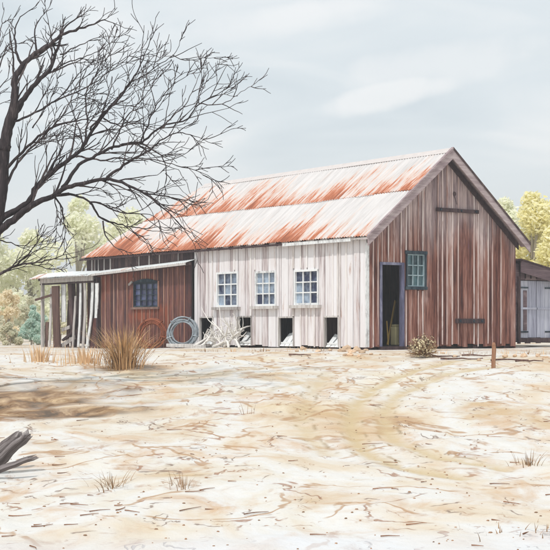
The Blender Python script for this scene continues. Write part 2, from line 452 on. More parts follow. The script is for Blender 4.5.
c = k.mix(k.math('MULTIPLY', stn, .9), c, k.ramp(k.noise(v2, 2.2, 5, .65, .8), [(.35, S(78, 58, 38)), (.5, S(132, 100, 68)), (.68, S(200, 172, 136))]))
k.color(c); k.b.inputs['Roughness'].default_value = .95; k.b.inputs['Specular IOR Level'].default_value = .1
hh = k.math('ADD', k.noise(v, 6, 6, .65), k.math('MULTIPLY', k.math('ADD', r1, r2), -.35))
k.bump(hh, .55, .05)
M['ground'] = k.m; me.materials.append(k.m)
go = bpy.data.objects.new('ground', me); col.objects.link(go); tag(go, kind='structure')

# ------------------------------------------------------------------ board walls
def make_F(plane, const=0.0, flip=1):
    if plane == 'gable': return lambda a, z, o: Vector((a, const - o, z))
    return lambda a, z, o: Vector((const - o, a, z))
def clad(Fn, a0, a1, zb, topf, holes, bw, th=.024, batten=.05, skip=(), jitter=.03, jag=.05, bat_prob=1.0, lean=.0, kinks=(), gap=(.002, .007)):
    """vertical boards with cover battens -> (boards MB, battens MB)"""
    B, T = MB(), MB()
    edges = [a0]
    while edges[-1] < a1 - bw * .6: edges.append(edges[-1] + bw * R.uniform(.82, 1.2))
    edges[-1] = a1
    for h in holes: edges += [h[0], h[1]]
    edges += [k_ for k_ in kinks]
    edges = sorted(edges); ee = [edges[0]]
    hs = {round(x, 4) for h in holes for x in h[:2]} | {round(a0, 4), round(a1, 4)}
    for e_ in edges[1:]:
        if e_ - ee[-1] < .09:
            if round(ee[-1], 4) in hs and round(e_, 4) not in hs: continue
            if round(ee[-1], 4) in hs and round(e_, 4) in hs: ee.append(e_); continue
            ee[-1] = e_; continue
        ee.append(e_)
    for a, b in zip(ee[:-1], ee[1:]):
        if b - a < 1e-4: continue
        c_ = (a + b) / 2; iv = [(zb, 1e9)]
        for h in holes:
            if h[0] < c_ < h[1]:
                nv = []
                for lo, hi in iv:
                    if h[2] > lo: nv.append((lo, min(hi, h[2])))
                    if h[3] < hi: nv.append((max(lo, h[3]), hi))
                iv = [x for x in nv if x[1] - x[0] > .01]
        g = R.uniform(*gap); r = R.random(); oo = R.uniform(0, .008)
        ta, tb = topf(a + g), topf(b - g)
        for lo, hi in iv:
            j0 = lo + (R.uniform(-jag, jag) if lo == zb else 0)
            h1, h2 = (ta, tb) if hi > 1e8 else (hi, hi)
            if min(h1, h2) - j0 < .02: continue
            B.fbox(Fn, a + g, b - g, j0, h1, oo, th + oo, r, None, h2)
    if batten:
        for e_ in ee:
            if e_ - a0 < .03 or a1 - e_ < .03 or R.random() > bat_prob: continue
            iv = [(zb, topf(e_) - .01)]
            for h in holes:
                if h[0] - .06 < e_ < h[1] + .06:
                    nv = []
                    for lo, hi in iv:
                        if h[2] > lo: nv.append((lo, min(hi, h[2] - .07)))
                        if h[3] < hi: nv.append((max(lo, h[3] + .05), hi))
                    iv = [x for x in nv if x[1] - x[0] > .05]
            for lo, hi in iv:
                wd = batten * R.uniform(.8, 1.15) / 2
                lo2 = lo + R.uniform(-jag, jag) if lo == zb else lo
                T.fbox(Fn, e_ - wd, e_ + wd, lo2, hi, th + .010, th + .030)
    return B, T
def backing(Fn, a0, a1, zb, topf, holes, depth=-.03, th=.02, kinks=()):  # added sheet: keeps board gaps dark and blocks light inside
    """solid dark sheet behind the boards, cut round the openings"""
    m = MB(); ed = sorted({a0, a1, *[x for h in holes for x in h[:2]], *kinks})
    for a, b in zip(ed[:-1], ed[1:]):
        c_ = (a + b) / 2; iv = [(zb, 1e9)]
        for h in holes:
            if h[0] < c_ < h[1]:
                nv = []
                for lo, hi in iv:
                    if h[2] > lo: nv.append((lo, min(hi, h[2])))
                    if h[3] < hi: nv.append((max(lo, h[3]), hi))
                iv = [x for x in nv if x[1] - x[0] > .01]
        for lo, hi in iv:
            h1, h2 = (topf(a), topf(b)) if hi > 1e8 else (hi, hi)
            m.fbox(Fn, a, b, lo, h1, depth - th, depth, .5, None, h2)
    return m
def window(root, Fn, a0, a1, z0, z1, nx, ny, mf, mp_, ms=None, fw=.05, mw=.025, out=.045, sill=(.10, .12, .06), arch=0, name='window'):
    f = MB()
    f.fbox(Fn, a0, a0 + fw, z0, z1, -.03, out); f.fbox(Fn, a1 - fw, a1, z0, z1, -.03, out)
    f.fbox(Fn, a0 + fw, a1 - fw, z1 - fw, z1, -.03, out - .002); f.fbox(Fn, a0 + fw, a1 - fw, z0, z0 + fw, -.03, out - .002)
    for i in range(1, nx):
        c_ = a0 + fw + (a1 - a0 - 2 * fw) * i / nx; f.fbox(Fn, c_ - mw / 2, c_ + mw / 2, z0 + fw, z1 - fw, -.012, .022)
    for i in range(1, ny):
        c_ = z0 + fw + (z1 - z0 - 2 * fw) * i / ny; f.fbox(Fn, a0 + fw, a1 - fw, c_ - mw / 2, c_ + mw / 2, -.010, .019)
    wo = f.build(name, mf, root)
    g = MB()
    for i in range(nx):
        for j in range(ny):
            x0 = a0 + fw + (a1 - a0 - 2 * fw) * i / nx; x1 = a0 + fw + (a1 - a0 - 2 * fw) * (i + 1) / nx
            y0 = z0 + fw + (z1 - z0 - 2 * fw) * j / ny; y1 = z0 + fw + (z1 - z0 - 2 * fw) * (j + 1) / ny
            g.fbox(Fn, x0, x1, y0, y1, -.027, -.022)
    g.build('pane', mp_, wo)
    if sill:
        s_ = MB(); s_.fbox(Fn, a0 - sill[0], a1 + sill[0], z0 - sill[2], z0 - .002, -.02, sill[1])
        s_.build('sill', ms or mf, wo)
    return wo

def corr(name, mat, root, O, U, V, length, slen, qlo, qhi, n_course, amp=.016, wl=.11, seg=6, sheet=.76, lift=.008, rag=.03, seed=1, y_off=0.0, sag=0.0):
    """corrugated sheets. O origin at the eave, U unit vector along, V unit vector up the slope. qlo/qhi(u) give the covered slope range in metres"""
    rr = random.Random(seed)
    O = Vector(O); U = Vector(U).normalized(); V = Vector(V).normalized(); N = U.cross(V)
    if N.z < 0: N = -N
    vs, fs, rn, uv = [], [], [], []
    step_ = wl / seg; ncol = int(length / step_) + 1
    ch = slen / n_course
    nsheet = int(length / sheet) + 2
    tone = [[rr.random() for _ in range(nsheet)] for _ in range(n_course)]
    ragd = [[rr.uniform(-rag, rag) for _ in range(nsheet)] for _ in range(n_course)]
    lif = [[rr.uniform(0, .01) for _ in range(nsheet)] for _ in range(n_course)]
    for ci in range(n_course):
        base = len(vs); rows = 5; valid = []
        for i in range(ncol):
            u = i * step_; s_ = min(int(u / sheet), nsheet - 1)
            lo = max(qlo(u), ci * ch + (ragd[ci][s_] if ci else ragd[ci][s_] * 1.0)); hi = min(qhi(u), (ci + 1) * ch + (.12 if ci < n_course - 1 else 0))
            valid.append(hi - lo > .03)
            for r_ in range(rows):
                q = lo + (hi - lo) * r_ / (rows - 1) if hi > lo else lo
                w_ = amp * math.sin(2 * math.pi * u / wl) + (lift + lif[ci][s_]) * (1 - (q - ci * ch) / ch) * (1 if n_course > 1 else .6) + .004 * ci
                dip = sag * (noise.noise(Vector((u * .22 + y_off, q * .3, seed))))
                vs.append(O + U * u + V * q + N * (w_ + dip)); uv.append((u + y_off, max(q, ci * ch + .001)))
        for i in range(ncol - 1):
            if not (valid[i] and valid[i + 1]): continue
            s_ = min(int(i * step_ / sheet), nsheet - 1)
            for r_ in range(rows - 1):
                a = base + i * rows + r_; fs.append((a, a + rows, a + rows + 1, a + 1)); rn.append(tone[ci][s_])
    off = OFF.get(root.name, Vector((0, 0, 0)))
    me = bpy.data.meshes.new(name); me.from_pydata([v - off for v in vs], [], fs)
    a = me.attributes.new('rnd', 'FLOAT', 'FACE'); a.data.foreach_set('value', rn)
    ul = me.uv_layers.new(name='slope')
    for lp in me.loops: ul.data[lp.index].uv = uv[lp.vertex_index]
    me.materials.append(mat)
    o = bpy.data.objects.new(name, me); col.objects.link(o); o.parent = root; OFF[o.name] = off
    sd = o.modifiers.new('thick', 'SOLIDIFY'); sd.thickness = .004; sd.offset = 0
    return o

# ================================================================== WOOLSHED
GW = 5.41; RZ = 5.33; EZ = 3.07; LEN = 15.0; RID = 11.7; HW = GW / 2
slope = (RZ - EZ) / HW
shed = empty('woolshed', W(0, 0, 0), TH); OFF[shed.name] = Vector((0, 0, 0))
tag(shed, 'large timber woolshed with rusty corrugated roof, whitewashed side wall and faded red gable end', 'shed')
FG = make_F('gable'); FL = make_F('side')
FB = lambda a, z, o: Vector((a, LEN + o, z)); FR = lambda a, z, o: Vector((GW + o, a, z))
def gtop(a): return EZ + slope * (HW - abs(a - HW)) - .06
# openings
dx0, _ = on_gable(381, 300); dx1, _ = on_gable(400, 300); _, dz1 = on_gable(390, 265); dz0 = .10
wx0, wz0 = on_gable(405, 288); wx1, wz1 = on_gable(425, 253)
gh = [(dx0, dx1, dz0 - .3, dz1), (wx0, wx1, wz0, wz1)]
b, t = clad(FG, 0, GW, .09, gtop, gh, .185, batten=.034, jag=.045, kinks=(HW,), bat_prob=.8, gap=(.006, .011))
gw_ = b.build('gable_wall', M['red_boards'], shed); tag(gw_, 'faded red and silver weathered board gable wall')
t.build('cover_battens', M['red_batten'], gw_)
backing(FG, 0.0, GW, .18, lambda a: gtop(a) - .01, gh, kinks=(HW,)).build('dark_backing', M['interior'], gw_)
# side wall openings
SY = 8.19
wins = []
for (l, r_, tp, bt) in ((217.5, 239, 272, 307), (256, 277, 271, 306), (295, 319.5, 269.5, 305)):
    y1, _ = on_side(l, 290); y0, _ = on_side(r_, 290); _, z1 = on_side((l + r_) / 2, tp); _, z0 = on_side((l + r_) / 2, bt)
    wins.append((y0, y1, z0, z1))
hat = []
for (l, r_, tp) in ((201, 213.5, 318), (239, 252, 317.5), (280, 294, 318), (326, 339, 317.5)):
    y1, _ = on_side(l, 330); y0, _ = on_side(r_, 330); _, z1 = on_side((l + r_) / 2, tp)
    hat.append((y0, y1, 0.0, z1))
sh = wins + hat
b, t = clad(FL, 0, SY, .06, lambda a: EZ - .02, sh, .29, batten=.05, jag=.035, bat_prob=.42, gap=(.008, .016))
sw = b.build('side_wall', M['white_boards'], shed); tag(sw, 'whitewashed board side wall with rust brown stains')
t.build('cover_battens', M['white_batten'], sw)
backing(FL, .001, LEN - .05, .16, lambda a: EZ - .05, sh).build('dark_backing', M['interior'], sw)
# upper strip of wall above the lean-to, rear and far walls
b, t = clad(FL, SY + .002, LEN, 2.2, lambda a: EZ - .10, [], .22, th=.02, batten=.05, bat_prob=.4)
uw = b.build('upper_wall', M['dark_trim'], shed); t.build('cover_battens', M['grey_wood'], uw)
b, t = clad(FR, 0, LEN, .05, lambda a: EZ - .02, [], .26); o_ = b.build('rear_wall', M['red_boards'], shed); t.build('cover_battens', M['red_batten'], o_)
b, t = clad(FB, 0, GW, .05, lambda a: EZ - .02, [], .26); o_ = b.build('end_wall', M['red_boards'], shed); t.build('cover_battens', M['red_batten'], o_)
# corner boards
m = MB(); m.box((-.058, -.036, .07), (.05, -.026 + .02, EZ - .03)); 
m.build('corner_board', M['white_paint'], shed)
# floor, inner partition
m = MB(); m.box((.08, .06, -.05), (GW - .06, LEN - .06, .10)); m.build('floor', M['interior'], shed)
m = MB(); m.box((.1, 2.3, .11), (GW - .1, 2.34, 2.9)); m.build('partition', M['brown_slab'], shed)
for i in range(12):
    y = .15 + i * 1.33; m = MB(); m.box((.02, y - .1, -.3), (.2, y + .1, .075)); m.build('stump', M['dark_trim'], shed)
for i in range(1, 5):
    x = .3 + i * 1.2; m = MB(); m.box((x - .1, .03, -.3), (x + .1, .2, .085)); m.build('stump', M['dark_trim'], shed)
# door
m = MB()
m.fbox(FG, dx0 - .075, dx0, .06, dz1 + .07, -.03, .062); m.fbox(FG, dx1, dx1 + .11, .06, dz1 + .07, -.03, .062)
m.fbox(FG, dx0, dx1, dz1, dz1 + .07, -.03, .060)
df = m.build('door_frame', M['blue_trim'], shed, bevel=.004)
m = MB(); m.fbox(FG, dx0 - .08, dx1 + .11, .00, .085, -.1, .16); m.build('threshold', M['dark_trim'], df)
# gable window: dark teal surround, pale teal glazing bars
wn = window(shed, FG, wx0 + .045, wx1 - .045, wz0 + .045, wz1 - .045, 3, 3, M['teal_white'], M['glass_teal'], None, fw=.03, mw=.028, out=.03, sill=None)
m = MB(); e_ = .055
m.fbox(FG, wx0 - .01, wx0 + e_ - .012, wz0 - .01, wz1 + .01, -.02, .055); m.fbox(FG, wx1 - e_ + .012, wx1 + .01, wz0 - .01, wz1 + .01, -.02, .055)
m.fbox(FG, wx0 - .03, wx1 + .03, wz1 - .045, wz1 + .04, -.02, .07); m.fbox(FG, wx0 - .03, wx1 + .03, wz0 - .04, wz0 + .043, -.02, .075)
m.build('frame', M['dark_teal'], wn)
# side windows
for (y0, y1, z0, z1) in wins:
    wo = window(shed, FL, y0, y1, z0, z1, 3, 3, M['white_paint'], M['glass_blue'], M['grey_wood'], fw=.055, mw=.034, out=.05, sill=(.12, .15, .085))
# hatches: pale ramp boards and little jambs
for (y0, y1, z0, z1) in hat:
    m = MB(); m.fbox(FL, y0 - .045, y0, .05, z1 + .02, -.02, .05); m.fbox(FL, y1, y1 + .045, .05, z1 + .02, -.02, .05)
    m.fbox(FL, y0, y1, z1, z1 + .045, -.02, .052)
    ho = m.build('hatch', M['grey_wood'], shed)
    m = MB(); q = y1 - y0
    for i in range(3):
        a_ = y0 + .02 + i * q / 3; b_ = a_ + q / 3 - .03; zt = .42 + R.uniform(-.12, .1)
        m.hexa([(-.02, a_, .06), (-.02, b_, .06), (.0, b_, .05), (.0, a_, .05), (.30, a_, zt), (.30, b_, zt + R.uniform(-.05, .05)), (.33, b_, zt - .02), (.33, a_, zt - .02)])
    m.fbox(FL, y0 + .02, y1 - .02, .12, .17, -.05, -.02)
    m.build('ramp', M['white_paint'], ho)
# timbers on the gable
for (l, r_, y_, hh_) in ((434.5, 476, 209.5, .10), (454, 482, 321, .13)):
    x0, z = on_gable(l, y_); x1, _ = on_gable(r_, y_)
    m = MB(); m.fbox(FG, x0, x1, z - hh_ / 2, z + hh_ / 2, .056, .12); o_ = m.build('crossbar', M['dark_trim'], shed, bevel=.006)
    for x_ in (x0 + .12, (x0 + x1) / 2 + .1, x1 - .12):
        m = MB(); m.tube([FG(x_, z, .12), FG(x_, z, .15)], [.03, .028], 8); m.build('bolt', M['dark_teal'], o_)
x0, z0_ = on_gable(453, 194)
m = MB(); m.tube([FG(x0, z0_, .03), FG(x0, z0_, .07)], [.062, .055], 12); m.tube([FG(x0, z0_ - .05, .05), FG(x0 + .1, z0_ - .28, .05)], [.008, .005], 5)
m.build('vent_hole', M['dark_trim'], shed)
# roof
OVG = .32; OVE = .22
nl = math.hypot(HW, RZ - EZ); Vx = HW / nl; Vz = (RZ - EZ) / nl
slen = nl + OVE / Vx
def qhi_side(u):      # u measured from the gable overhang; hip at the far end
    y = u - OVG
    return slen if y < RID else max(0, slen * (1 - (y - RID) / (LEN + .05 - RID)))
ro = corr('roof', M['roof'], shed, (-OVE, -OVG, EZ - OVE * slope + .04), (0, 1, 0), (Vx, 0, Vz), LEN + .05 + OVG, slen, lambda u: 0, qhi_side, 2, seed=3, sag=.05)
corr('rear_slope', M['roof'], ro, (GW + OVE, -OVG, EZ - OVE * slope + .04), (0, 1, 0), (-Vx, 0, Vz), LEN + .05 + OVG, slen, lambda u: 0, qhi_side, 2, seed=4, sag=.03, y_off=20)
hl = LEN + .05 - RID; hs = math.hypot(hl, slope * (HW + OVE)); wd = GW + 2 * OVE
corr('hip_slope', M['roof'], ro, (-OVE, LEN + .05, EZ - OVE * slope + .04), (1, 0, 0), (0, -hl / hs, slope * (HW + OVE) / hs), wd, hs, lambda u: 0,
     lambda u: hs * (1 - abs(u - wd / 2) / (wd / 2)), 2, seed=5, y_off=50)
m = MB(); zt = RZ + .075
m.add([(HW - .17, -OVG - .01, zt - .17 * slope), (HW, -OVG - .01, zt), (HW + .17, -OVG - .01, zt - .17 * slope), (HW - .17, RID + .05, zt - .17 * slope), (HW, RID + .05, zt), (HW + .17, RID + .05, zt - .17 * slope)], [(0, 1, 4, 3), (1, 2, 5, 4)], .5)
o_ = m.build('ridge_cap', M['galv'], ro, recalc=False); md = o_.modifiers.new('t', 'SOLIDIFY'); md.thickness = .006
# barge boards (two per side): outer on the edge of the overhang, inner against the wall
for sgn in (-1, 1):
    m = MB()
    def P(d, y, drop): # d distance from ridge line horizontally
        return Vector((HW + sgn * d, y, RZ + .035 - d * slope - drop))
    far = HW + OVE + .03
    m.hexa([P(0, -OVG - .035, 0), P(0, -OVG - .035, .26), P(0, -OVG - .002, .26), P(0, -OVG - .002, 0),
            P(far, -OVG - .035, 0), P(far, -OVG - .035, .22), P(far, -OVG - .002, .22), P(far, -OVG - .002, 0)])
    o_ = m.build('barge_board', M['bargeboard'], ro)
    m = MB()
    m.hexa([P(0, -OVG - .055, -.055), P(0, -OVG - .055, .012), P(0, -OVG + .03, .012), P(0, -OVG + .03, -.055),
            P(far, -OVG - .055, -.055), P(far, -OVG - .055, .012), P(far, -OVG + .03, .012), P(far, -OVG + .03, -.055)])
    m.build('edge_strip', M['dark_trim'] if sgn > 0 else M['bargeboard'], o_)
    m = MB(); far = HW + .05
    m.hexa([P(0, -.10, .14), P(0, -.10, .30), P(0, -.058, .30), P(0, -.058, .14), P(far, -.10, .14), P(far, -.10, .30), P(far, -.058, .30), P(far, -.058, .14)])
    m.build('wall_trim', M['dark_trim'], o_)
    # boarded soffit
    m = MB(); far = HW + OVE
    m.hexa([P(0, -OVG, .075), P(0, -OVG, .055), P(0, -.01, .055), P(0, -.01, .075), P(far, -OVG, .075), P(far, -OVG, .055), P(far, -.01, .055), P(far, -.01, .075)])
    m.build('soffit', M['bargeboard'], o_)
for i in range(26):
    y = .2 + i * .585
    for sgn in (-1, 1):
        m = MB(); x = HW + sgn * (HW + OVE - .03); m.beam((HW + sgn * (HW - .3), y, EZ + .3 * slope - .07), (x, y, EZ - (OVE - .03) * slope - .03), .05, .09); m.build('rafter', M['dark_trim'], ro)
# pale fascia board left hanging along part of the eave
y1, _ = on_side(282, 243, -OVE); y0, _ = on_side(350, 243, -OVE); ez = EZ - OVE * slope
m = MB(); m.box((-OVE + .01, y0, ez - .06), (-OVE + .04, y1, ez + .03)); m.build('fascia', M['white_paint'], ro)
m = MB(); m.box((-OVE + .012, y1 + .01, ez - .03), (-OVE + .04, LEN + .2, ez + .022)); m.build('fascia', M['dark_trim'], ro)
m = MB(); m.box((-OVE + .012, -OVG + .05, ez - .03), (-OVE + .04, y0 - .01, ez + .022)); m.build('fascia', M['grey_wood'], ro)

# ================================================================== LEAN-TO (dark red)
LY0, LY1 = SY + .01, 14.1
lean = empty('lean_to', W(0, LY0, 0), TH); OFF[lean.name] = Vector((0, LY0, 0))
tag(lean, 'dark red brown board lean-to with small indigo window and pale iron roof', 'lean-to')
FLn = make_F('side', -.10)
a, zt = on_side(134.5, 283, -.1); a2, _ = on_side(159, 283, -.1); _, zb = on_side(147, 307, -.1)
LTOP = lambda y: 2.48 - .030 * (y - LY0)
lw = (a2, a, zb, zt)
b, t = clad(FLn, LY0, LY1, -.1, LTOP, [lw], .30, batten=.045, jag=.05)
lo = b.build('front_wall', M['dark_boards'], lean); t.build('cover_battens', M['dark_batten'], lo)
backing(FLn, LY0, LY1, -.1, lambda y: LTOP(y) - .03, [lw], depth=-.01).build('dark_backing', M['interior'], lo)
wo = window(lean, FLn, a2, a, zb, zt, 4, 4, M['dark_teal'], M['glass_dark'], M['brown_slab'], fw=.045, mw=.018, out=.045, sill=(.09, .09, .07))
m = MB()     # shallow arched head, pale broken corner
n = 8
for i in range(n):
    y0 = a2 + (a - a2) * i / n; y1 = a2 + (a - a2) * (i + 1) / n
    h0 = .10 * math.sin(math.pi * i / n) + .02; h1 = .10 * math.sin(math.pi * (i + 1) / n) + .02
    m.fbox(FLn, y0, y1, zt + .002, zt + h0, .03, .07, .4, None, zt + h1)
m.build('arched_head', M['dark_teal'], wo)
m = MB(); m.beam(FLn(a + .0, zt + .04, .09), FLn(a + .22, zt - .06, .09), .03, .07); m.build('broken_trim', M['grey_wood'], wo)
m = MB(); m.fbox(FLn, a2 - .075, a2 - .002, zb - .05, zt + .03, .03, .055); m.build('side_trim', M['dark_batten'], wo)
m = MB(); m.fbox(FLn, a + .002, a + .075, zb - .05, zt - .08, .03, .055); m.build('side_trim', M['dark_batten'], wo)
m = MB(); m.beam((-.20, LY0 - .05, LTOP(LY0) + .04), (-.20, LY1 + .1, LTOP(LY1) + .04), .12, .09); m.build('beam', M['dark_trim'], lean)
corr('roof', M['lean_roof'], lean, (-.42, LY0 - .1, LTOP(LY0) + .05), (0, 1, -.030), (1, 0, .32), LY1 - LY0 + .2, .46, lambda u: 0, lambda u: .46, 1, seed=8, amp=.014, rag=.03, sag=.03)
m = MB(); m.beam((-.415, LY0 - .12, LTOP(LY0) + .02), (-.415, LY1 + .12, LTOP(LY1) + .02), .03, .065); m.build('fascia', M['grey_wood'], lean)

# ================================================================== RUINED OPEN SHELTER
RY0, RY1 = LY1 + .12, 18.35
ru = empty('open_shelter', W(0, RY0, 0), TH); OFF[ru.name] = Vector((0, RY0, 0))
tag(ru, 'collapsing open shelter of leaning slabs and posts at the left end of the woolshed', 'shelter')
FRu = make_F('side', -.18)
def slab(name, x_, ytop, ybot, w1, w0, th, mat, out=0.0, bow=0.0, label=None):
    """an upright board given by pixels: centre x at the top/bottom"""
    at_, zt_ = on_side(x_[0], ytop, -.18 - out); ab_, zb_ = on_side(x_[1], ybot, -.18 - out)
    zb_ = max(zb_, -.15); n_ = 6; m_ = MB(); pr = None; r = R.random()
    for i in range(n_ + 1):
        t_ = i / n_; c_ = ab_ + (at_ - ab_) * t_ + bow * math.sin(math.pi * t_) + R.uniform(-.012, .012); z_ = zb_ + (zt_ - zb_) * t_
        hw_ = (w0 + (w1 - w0) * t_) / 2 * R.uniform(.9, 1.08)
        cur = [FRu(c_ - hw_, z_, out), FRu(c_ + hw_, z_, out), FRu(c_ + hw_, z_, out + th), FRu(c_ - hw_, z_, out + th)]
        if pr: m_.hexa(pr + cur, r)
        pr = cur
    o = m_.build(name, mat, ru)
    if label: o['label'] = label
    return o
slab('post', (43.8, 44), 281, 347, .10, .12, .10, M['grey_wood'])
slab('slab', (56.5, 58), 286, 349, .50, .46, .07, M['brown_slab'], .10, .0, 'wide dark brown slab')
slab('slab', (64, 64), 284, 322, .34, .30, .03, M['white_paint'], -.02, 0, 'short pale board')
slab('post', (73.5, 76), 281, 347, .30, .20, .16, M['dark_trim'], -.2, .0, 'thick dark post')
slab('slab', (81, 78.5), 281, 347, .14, .14, .03, M['white_paint'], .02, -.06)
slab('slab', (85, 83), 281, 349, .16, .15, .03, M['grey_wood'], .06, -.1)
slab('slab', (93, 87), 281, 349, .17, .14, .03, M['white_paint'], .03, -.12)
slab('slab', (97.5, 96.5), 283, 318, .24, .16, .03, M['white_paint'], .08)
slab('post', (99.5, 100.5), 277, 349, .10, .14, .12, M['dark_trim'], -.02)
slab('slab', (93, 93.5), 318, 349, .55, .5, .03, M['dark_boards'], -.05)
slab('slab', (47.5, 46.5), 322, 349, .24, .2, .03, M['brown_slab'], -.08)
slab('slab', (52, 50), 288, 349, .16, .14, .03, M['grey_wood'], -.06)
slab('slab', (70, 68), 300, 349, .22, .20, .03, M['brown_slab'], -.25)
slab('slab', (89, 92), 283, 330, .14, .14, .03, M['dark_trim'], -.1)
slab('slab', (76, 73), 296, 349, .10, .12, .03, M['grey_wood'], .12)
ya, za = on_side(60, 323, -.2); yb, zb = on_side(77, 336, -.2)
m = MB(); pts = [FRu(*on_side(px, py, -.2), .02) for px, py in ((78, 315), (75, 328), (70, 335), (63, 340))]
m.tube(pts, [.06, .07, .07, .05], 6); m.build('brace', M['dark_trim'], ru)
m = MB(); pts = [FRu(*on_side(px, py, -.2), .03) for px, py in ((62, 330), (70, 327))]
m.beam(pts[0], pts[1], .03, .12); pts = [FRu(*on_side(px, py, -.2), .05) for px, py in ((62, 346), (76, 337))]
m.beam(pts[0], pts[1], .03, .14); m.build('fallen_board', M['grey_wood'], ru)
# header beam, broken shelf bracket, roof
m = MB(); p0 = FRu(*on_side(40.5, 281, -.3), .12); p1 = FRu(*on_side(93, 278, -.3), .12); m.beam(p0, p1, .04, .17); m.build('header', M['grey_wood'], ru)
m = MB(); m.beam(p0 + Vector((.05, .1, -.12)), p1 + Vector((.05, 0, -.12)), .05, .06); m.beam(p0 + Vector((.04, 0, .09)), p1 + Vector((.04, 0, .09)), .05, .03); m.build('wall_plate', M['dark_trim'], ru)
corr('roof_edge', M['lean_roof'], ru, (-.52, RY0 - .25, p1.z + .07), (0, 1, -.004), (1, 0, .40), 18.7 - RY0, .45, lambda u: 0, lambda u: .45, 1, seed=19, amp=.02, rag=.07, sag=.12)
m = MB(); pts = [FRu(*on_side(px, py, -.3), .15) for px, py in ((36, 300), (48, 297), (56, 294))]
m.beam(pts[0], pts[2], .03, .08); m.build('bracket', M['brown_slab'], ru)
zr = p1.z + .10
corr('roof', M['lean_roof'], ru, (-.5, RY0 - .1, zr + .02), (0, 1, -.004), (1, 0, .05), 18.6 - RY0, 3.0, lambda u: 0, lambda u: 3.0, 1, seed=9, amp=.018, rag=.06, sag=.10)
for y in (RY0 + .3, RY0 + 2, 18.1):
    m = MB(); m.beam((2.7, y, -.1), (2.7, y, zr + .1), .12, .12); m.build('post', M['dark_trim'], ru)
    m = MB(); m.beam((-.3, y, zr - .06), (2.8, y, zr + .08), .07, .09); m.build('rafter', M['dark_trim'], ru)
b, t = clad(make_F('side', 1.3), RY0, 18.2, -.05, lambda y: zr + .1, [(RY0 + .35, RY0 + .75, 1.0, 3), (RY0 + 2.9, RY0 + 3.25, -1, 3), (RY0 + 1.6, RY0 + 1.8, .5, 2.0)], .28, batten=0)
b.build('recess_shade_wall', M['dark_trim'], ru)  # set forward in dark timber; its colour stands in for the recess shade
b, t = clad(lambda a_, z_, o_: Vector((a_, RY0 - .06 + o_ * .3, z_)), -.1, 2.7, -.05, lambda y: zr + .0, [], .28, batten=0)
b.build('divider', M['dark_boards'], ru)

# ================================================================== RIGHT SIDE SHED
sd_y = 1.0
rs = empty('side_shed', W(GW + .1, sd_y, 0), TH); OFF[rs.name] = Vector((GW + .1, sd_y, 0))
tag(rs, 'low side shed with lilac grey double doors against the right of the red gable', 'shed')
FS = make_F('gable', sd_y)
x0, _ = on_gable(517, 300, sd_y); X1 = 9.2
p_ = on_gable(518, 262, sd_y); q_ = on_gable(550, 272, sd_y)
rsl = (q_[1] - p_[1]) / (q_[0] - p_[0]); rtop = lambda x: p_[1] + rsl * (x - p_[0])
a0, zt = on_gable(519, 280, sd_y); a1, _ = on_gable(552, 281, sd_y); _, zb = on_gable(530, 338, sd_y)
zt2 = zt; amid = a0 + (a1 - a0) * .52
b, t = clad(FS, x0 - .15, X1, .15, lambda x: rtop(x) - .05, [(a0, a1, zb, zt)], .22, batten=.04)
o_ = b.build('front_wall', M['shed_roof'], rs); t.build('cover_battens', M['dark_trim'], o_)
backing(FS, x0 - .15, X1, .15, lambda x: rtop(x) - .08, [], depth=-.05).build('dark_backing', M['interior'], o_)
for (u0, u1) in ((a0, amid - .008), (amid + .008, a1)):
    m = MB(); n = 4
    for i in range(n):
        c0 = u0 + (u1 - u0) * i / n; c1 = u0 + (u1 - u0) * (i + 1) / n
        m.fbox(FS, c0 + .004, c1 - .004, zb + R.uniform(0, .03), zt - .02, -.02, .01)
    d_ = m.build('door', M['grey_door'], rs)
    m = MB()
    for z_ in ((zb + zt) / 2 + .02,): m.fbox(FS, u0 + .02, u1 - .02, z_ - .03, z_ + .03, .012, .035)
    m.build('rail', M['grey_door'], d_)
    for z_ in (zb + .18, zt - .22):
        m = MB(); s0 = u0 if u0 == a0 else u1 - .34
        m.fbox(FS, s0 - (.03 if u0 == a0 else 0), s0 + .34, z_ - .022, z_ + .022, .036, .05); m.build('hinge', M['dark_teal'], d_)
m = MB(); m.fbox(FS, a0 + .16, a0 + .30, zb + .22, zt - .30, .0125, .03); m.build('patched_board', M['shed_roof'], rs)
m = MB(); m.fbox(FS, a0 - .11, a0 - .004, .1, zt + .1, .03, .075); m.fbox(FS, a0 - .11, a1 + .2, zb - .12, zb - .01, .03, .09); m.build('door_frame', M['dark_trim'], rs)
m = MB()
def rp(x, y, dz): return Vector((x, y, rtop(x) + dz))
y_a, y_b = sd_y - .28, sd_y + 6.5
m.hexa([rp(x0 - .1, y_a, -.34), rp(X1, y_a, -.34), rp(X1, y_a + .04, -.34), rp(x0 - .1, y_a + .04, -.34), rp(x0 - .1, y_a, .0), rp(X1, y_a, .0), rp(X1, y_a + .04, .0), rp(x0 - .1, y_a + .04, .0)])
fo = m.build('fascia', M['shed_roof'], rs)
m = MB(); m.hexa([rp(x0 - .14, y_a - .03, .003), rp(X1 + .1, y_a - .03, .003), rp(X1 + .1, y_b, .003), rp(x0 - .14, y_b, .003), rp(x0 - .14, y_a - .03, .05), rp(X1 + .1, y_a - .03, .05), rp(X1 + .1, y_b, .05), rp(x0 - .14, y_b, .05)])
m.build('roof', M['dark_trim'], rs)
m = MB(); m.box((X1 - .02, sd_y - .02, .1), (X1, y_b, 1.6)); m.box((x0, y_b - .02, .1), (X1 - .03, y_b, 1.6)); m.build('side_wall', M['shed_roof'], rs)

# ================================================================== small things by the shed
def gp(px, py): return ground_hit(px, py)
